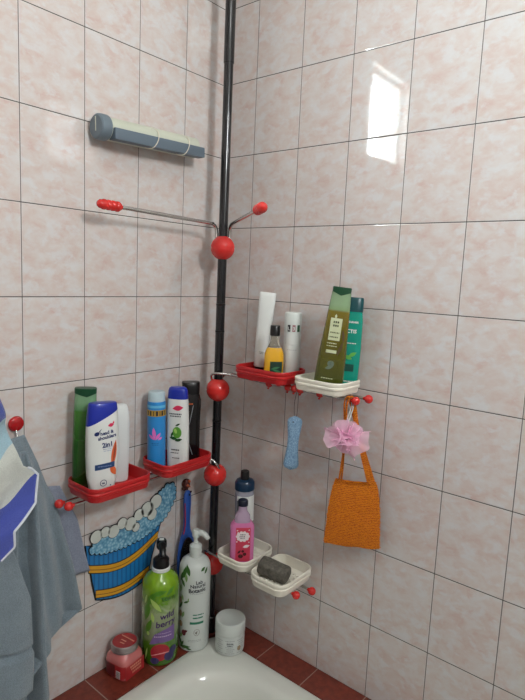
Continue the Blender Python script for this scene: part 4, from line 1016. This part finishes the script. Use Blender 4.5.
for y, z, r in ((-0.425, 0.388, 0.017), (-0.398, 0.392, 0.014), (-0.372, 0.385, 0.017), (-0.345, 0.398, 0.015), (-0.318, 0.388, 0.018), (-0.290, 0.405, 0.016), (-0.262, 0.412, 0.021), (-0.232, 0.425, 0.020), (-0.245, 0.392, 0.016), (-0.300, 0.372, 0.012)):
    blobs.append((y, z, r))
def disc(y, z, r, n=20): return [(y+r*math.cos(2*PI*k/n), z+r*math.sin(2*PI*k/n)) for k in range(n)]
ysheet('bubble_outlines', [disc(y, z, r+0.0016) for y, z, r in blobs], 0.0050, 0.0062, BLK, t)
ysheet('bubbles', [disc(y, z, r) for y, z, r in blobs], 0.0058, 0.0070, SW, t, 'white soap bubbles')

# hair brush on suction hook
bm = bmesh.new()
t = thing('suction_hook', 'small brown and orange decorated hook on the left wall under the tray beside the pole', 'hook', (0.0, -0.119, 0.440))
lathe(bm, [(0, 0.012), (0.003, 0.014), (0.006, 0.012), (0.008, 0.005)], 24, Matrix.Translation((0, 0, 0.008)) @ Matrix.Rotation(PI/2, 4, 'Y'))
obj('suction_cup', bm, mat('brown_translucent', (70, 40, 34), 0.25), t)
bm = bmesh.new(); bmesh.ops.create_uvsphere(bm, u_segments=24, v_segments=14, radius=0.0125)
for v in bm.verts: v.co = Vector((0.012+v.co.x*0.45, v.co.y*0.85, 0.008+v.co.z*1.25))
obj('ornament', bm, mat('mottled_ornament', (88, 42, 38), 0.3), t)
bm = bmesh.new()
for y, z, r in ((0.004, 0.016, 0.0045), (-0.003, 0.006, 0.004), (0.005, 0.0, 0.003)): ball(bm, (0.0165, y, z), r, 14)
obj('ornament_beads', bm, mat('orange_enamel', (176, 84, 44), 0.3), t, label='orange beads')
bm = bmesh.new(); tube(bm, smooth_path([(0.008, 0, -0.004), (0.014, 0, -0.014), (0.022, 0, -0.017), (0.029, 0, -0.010)], 5), 0.0028, 10); 
tube(bm, smooth_path([(0.012, 0, -0.006), (0.014, -0.010, -0.004), (0.014, -0.018, 0.0)], 4), [0.004]*5+[0.006]*4, 10)
obj('hook', bm, mat('brown_translucent', (0, 0, 0)), t)
t = thing('hair_brush', 'blue-handled hairbrush with black bristle head hanging behind the white pump bottle', 'hairbrush', (0.0235, -0.128, 0.0), 0)
BB = mat('brush_blue', (44, 84, 164), 0.35); rr = []
for z, w, d in ((0.434, 0.003, 0.003), (0.432, 0.008, 0.005), (0.425, 0.0125, 0.006), (0.41, 0.0145, 0.0065), (0.39, 0.0145, 0.007), (0.36, 0.0125, 0.007), (0.33, 0.012, 0.007), (0.31, 0.015, 0.007), (0.295, 0.022, 0.0065), (0.275, 0.029, 0.006), (0.24, 0.034, 0.006), (0.20, 0.034, 0.006), (0.16, 0.030, 0.006), (0.135, 0.020, 0.005), (0.128, 0.008, 0.004)):
    rr.append([Vector((d*math.sin(2*PI*k/24), w*math.cos(2*PI*k/24), z)) for k in range(24)])
bm = bmesh.new(); rings(bm, rr); 
obj('handle', bm, BB, t, label='blue plastic handle and back')
bm = bmesh.new(); tube(bm, smooth_path([(0.006, -0.0145, 0.40), (0.0065, -0.0128, 0.36), (0.0065, -0.0122, 0.33), (0.006, -0.017, 0.305)], 5), 0.0016, 8)
obj('handle_trim', bm, mat('brush_red', (150, 30, 40), 0.35), t, label='red edge line')
bm = bmesh.new(); rings(bm, [[Vector((x, w*math.cos(2*PI*k/28), 0.225+h*math.sin(2*PI*k/28))) for k in range(28)] for x, w, h in ((0.0055, 0.028, 0.066), (0.009, 0.027, 0.064), (0.011, 0.023, 0.058))])
pad = obj('bristle_pad', bm, BLACKP, t, label='black rubber pad')
bm = bmesh.new()
for iy in range(-4, 5):
    for iz in range(-9, 10):
        y = iy*0.0058; z = 0.225+iz*0.0068
        if (y/0.025)**2+((z-0.225)/0.060)**2 < 1: tube(bm, [(0.0095, y, z), (0.0175, y*1.03, z)], 0.0009, 5)
br = obj('bristles', bm, BLACKP, pad); br['kind'] = 'stuff'
bm = bmesh.new(); ball(bm, (0.0066, 0.002, 0.422), 0.003, 12); obj('hang_hole', bm, INK, t)

# red round towel hook
t = thing('towel_hook', 'round red stick-on hook on the left wall above the grey towel', 'hook', (0, -0.627, 0.722))
bm = bmesh.new(); lathe(bm, [(0, 0.0165), (0.004, 0.0175), (0.008, 0.0155), (0.011, 0.0085), (0.0115, 0.001)], 32, Matrix.Rotation(PI/2, 4, 'Y'))
obj('disc', bm, mat('glossy_dark_red', (170, 16, 22), 0.15, coat=0.6, bump=0.5, bscale=160), t)
bm = bmesh.new(); tube(bm, smooth_path([(0.006, -0.002, -0.010), (0.012, -0.002, -0.022), (0.022, -0.002, -0.034), (0.034, -0.002, -0.036), (0.040, -0.002, -0.028)], 5), 0.0018, 10)
obj('hook', bm, CHROME, t, label='thin metal hook')

# ------------------------------------------------------------------ towels
def terry(name, rgb, stripes=None):
    g = NT(name); tc = g.n('TexCoord')
    n = g.noise(tc.outputs['Object'], 420, 3, 0.7); n2 = g.noise(tc.outputs['Object'], 22, 2)
    c = srgb(*rgb); hi = tuple(min(1, x*1.25) for x in c[:3])+(1,); lo = tuple(x*0.78 for x in c[:3])+(1,)
    col = g.ramp(g.math('ADD', g.math('MULTIPLY', n, 0.75), g.math('MULTIPLY', n2, 0.25)), [(0.35, lo), (0.65, hi)])
    if stripes:
        at = g.n('UVMap'); su = g.n('SeparateXYZ'); g.l(at.outputs[0], su.inputs[0])
        sc = g.ramp(su.outputs[1], [(p, srgb(*k)) for p, k in stripes], 'CONSTANT')
        mul = g.n('Mix', data_type='RGBA'); mul.blend_type = 'MULTIPLY'; mul.inputs[0].default_value = 1
        gray = g.ramp(n, [(0.3, (0.8, 0.8, 0.8, 1)), (0.7, (1, 1, 1, 1))])
        g.l(sc, mul.inputs[6]); g.l(gray, mul.inputs[7]); col = mul.outputs[2]
    g.l(col, g.b.inputs['Base Color']); g.b.inputs['Roughness'].default_value = 0.95; g.b.inputs['Sheen Weight'].default_value = 0.25
    bp = g.n('Bump'); bp.inputs['Strength'].default_value = 0.8; bp.inputs['Distance'].default_value = 0.003
    g.l(n, bp.inputs['Height']); g.l(bp.outputs['Normal'], g.b.inputs['Normal'])
    return g.m
GT = terry('grey_terry', (120, 134, 143))
def interp(tab, f):
    for a, b in zip(tab[:-1], tab[1:]):
        if a[0] <= f <= b[0] or b is tab[-1]:
            k = min(1, max(0, (f-a[0])/(b[0]-a[0]))); k = k*k*(3-2*k) if False else k
            return [a[i]+(b[i]-a[i])*k for i in range(1, len(a))]
def cloth(name, rows, depth, m, parent, nu=70, nv=80, th=0.003, label=None, uv=None):
    """rows: (f, z_left, z_right, y_left, y_right); depth(u, f) -> x distance from the wall"""
    bm = bmesh.new(); uvl = bm.loops.layers.uv.new('UVMap'); V = []; U = {}
    for j in range(nv+1):
        f = j/nv; zl_, zr_, yl, yr = interp(rows, f); row = []
        for i in range(nu+1):
            u = i/nu
            v = bm.verts.new((depth(u, f), yl+(yr-yl)*u, zl_+(zr_-zl_)*u)); row.append(v); U[v] = (u, f)
        V.append(row)
    for j in range(nv):
        for i in range(nu): bm.faces.new((V[j][i], V[j][i+1], V[j+1][i+1], V[j+1][i]))
    for fc in bm.faces:
        for lp in fc.loops: lp[uvl].uv = U[lp.vert] if uv is None else uv(*U[lp.vert])
    o = obj(name, bm, m, parent, True, 180, label)
    s_ = o.modifiers.new('thick', 'SOLIDIFY'); s_.thickness = th; s_.offset = 0
    return o
t = thing('grey_towel', 'blue-grey towel hanging in long folds from the red round hook', 'towel', (0, 0, 0))
cloth('towel_body', [(0, 0.700, 0.707, -0.700, -0.630), (0.10, 0.64, 0.635, -0.745, -0.596), (0.25, 0.55, 0.545, -0.775, -0.560), (0.42, 0.45, 0.450, -0.79, -0.540), (0.60, 0.34, 0.370, -0.80, -0.520), (0.78, 0.24, 0.290, -0.80, -0.505), (0.90, 0.20, 0.245, -0.80, -0.495), (1.0, 0.16, 0.213, -0.80, -0.570)],
      lambda u, f: 0.046+0.036*min(1, f*4)+0.026*min(1, f*3)*math.sin(u*13+0.8*math.sin(f*3))*(0.5+0.5*f)+0.011*math.sin(u*31+1.3+f)*min(1, f*2)+0.010*f*(1-u)-0.058*max(0, (u-0.72)/0.28)**1.5*min(1, f*5), GT, t)
cloth('front_fold', [(0, 0.690, 0.690, -0.700, -0.652), (0.15, 0.62, 0.62, -0.75, -0.636), (0.4, 0.46, 0.46, -0.79, -0.632), (0.7, 0.27, 0.27, -0.80, -0.622), (0.9, 0.12, 0.12, -0.80, -0.615), (1.0, 0.035, 0.035, -0.80, -0.620)],
      lambda u, f: 0.100+0.022*min(1, f*3)*math.sin(u*19+2.2+0.6*math.sin(f*4))+0.009*math.sin(u*41+f*2)*min(1, f*2), GT, t)
cloth('hem_fold', [(0, 0.50, 0.50, -0.82, -0.700), (0.5, 0.39, 0.38, -0.82, -0.664), (0.80, 0.300, 0.272, -0.82, -0.660), (0.83, 0.292, 0.264, -0.82, -0.660), (1.0, 0.205, 0.172, -0.82, -0.664)],
      lambda u, f: 0.132+0.010*math.sin(u*9+1)*f+(0.006 if f > 0.83 else 0)-(0.006 if 0.79 < f <= 0.83 else 0), GT, t, 40, 100, label='turned-up hem of the towel')
cloth('under_corner', [(0, 0.34, 0.34, -0.64, -0.568), (0.5, 0.28, 0.27, -0.63, -0.556), (0.8, 0.24, 0.235, -0.62, -0.560), (1.0, 0.185, 0.200, -0.612, -0.590)],
      lambda u, f: 0.040+0.010*math.sin(u*8+1), terry('grey_terry_dark', (102, 116, 126)), t, 30, 30)  # under corner in a darker grey than the rest of the towel
cloth('back_layer', [(0, 0.57, 0.560, -0.60, -0.535), (0.4, 0.48, 0.466, -0.59, -0.490), (0.8, 0.37, 0.365, -0.575, -0.468), (1.0, 0.318, 0.316, -0.55, -0.455)],
      lambda u, f: 0.022+0.004*math.sin(u*7), terry('pale_grey_cotton', (136, 144, 162)), t, 24, 24, label='paler lining layer against the wall')
STR = [(0.0, (72, 86, 164)), (0.27, (166, 200, 214)), (0.50, (214, 218, 210)), (0.74, (74, 88, 176))]
t = thing('striped_towel', 'blue, pale blue and cream striped towel with white edging at the far left', 'towel', (0, 0, 0))
bt_rows = [(0, 0.87, 0.862, -0.90, -0.742), (0.15, 0.80, 0.800, -0.90, -0.722), (0.33, 0.72, 0.768, -0.90, -0.715), (0.58, 0.60, 0.698, -0.90, -0.693), (0.66, 0.57, 0.675, -0.90, -0.683), (0.68, 0.565, 0.668, -0.90, -0.668), (0.74, 0.55, 0.652, -0.90, -0.654), (0.82, 0.52, 0.598, -0.90, -0.665), (0.88, 0.50, 0.572, -0.90, -0.695), (0.93, 0.48, 0.557, -0.90, -0.714), (0.97, 0.47, 0.525, -0.90, -0.7125), (1.0, 0.46, 0.505, -0.90, -0.738)]
btd = lambda u, f: 0.150+0.010*math.sin(u*9+f*5)+0.006*math.sin(f*18+u*4)
cloth('towel_body', bt_rows, btd, terry('striped_terry', (100, 100, 100), STR), t, 40, 90, 0.004,
      uv=lambda u, f: (u, f-0.10*(1-u)+0.02*math.sin(u*14)))
bm = bmesh.new(); pts = []
for k in range(60):
    f = 0.67+0.33*k/59; zl_, zr_, yl, yr = interp(bt_rows, f); pts.append((btd(1, f)+0.001, yr+0.0005, zr_))
tube(bm, pts, 0.0026, 8); obj('edging', bm, mat('white_edging', (206, 212, 220), 0.8), t, label='white edging along the hem')
t2 = thing('towel_hook', 'white peg on the left wall above the striped towel', 'hook', (0, -0.85, 0.865))
bm = bmesh.new(); tube(bm, smooth_path([(0, 0, 0), (0.08, 0, -0.002), (0.148, 0, 0), (0.165, 0, 0.010)], 5), 0.005, 12); obj('peg', bm, WHITEP, t2)
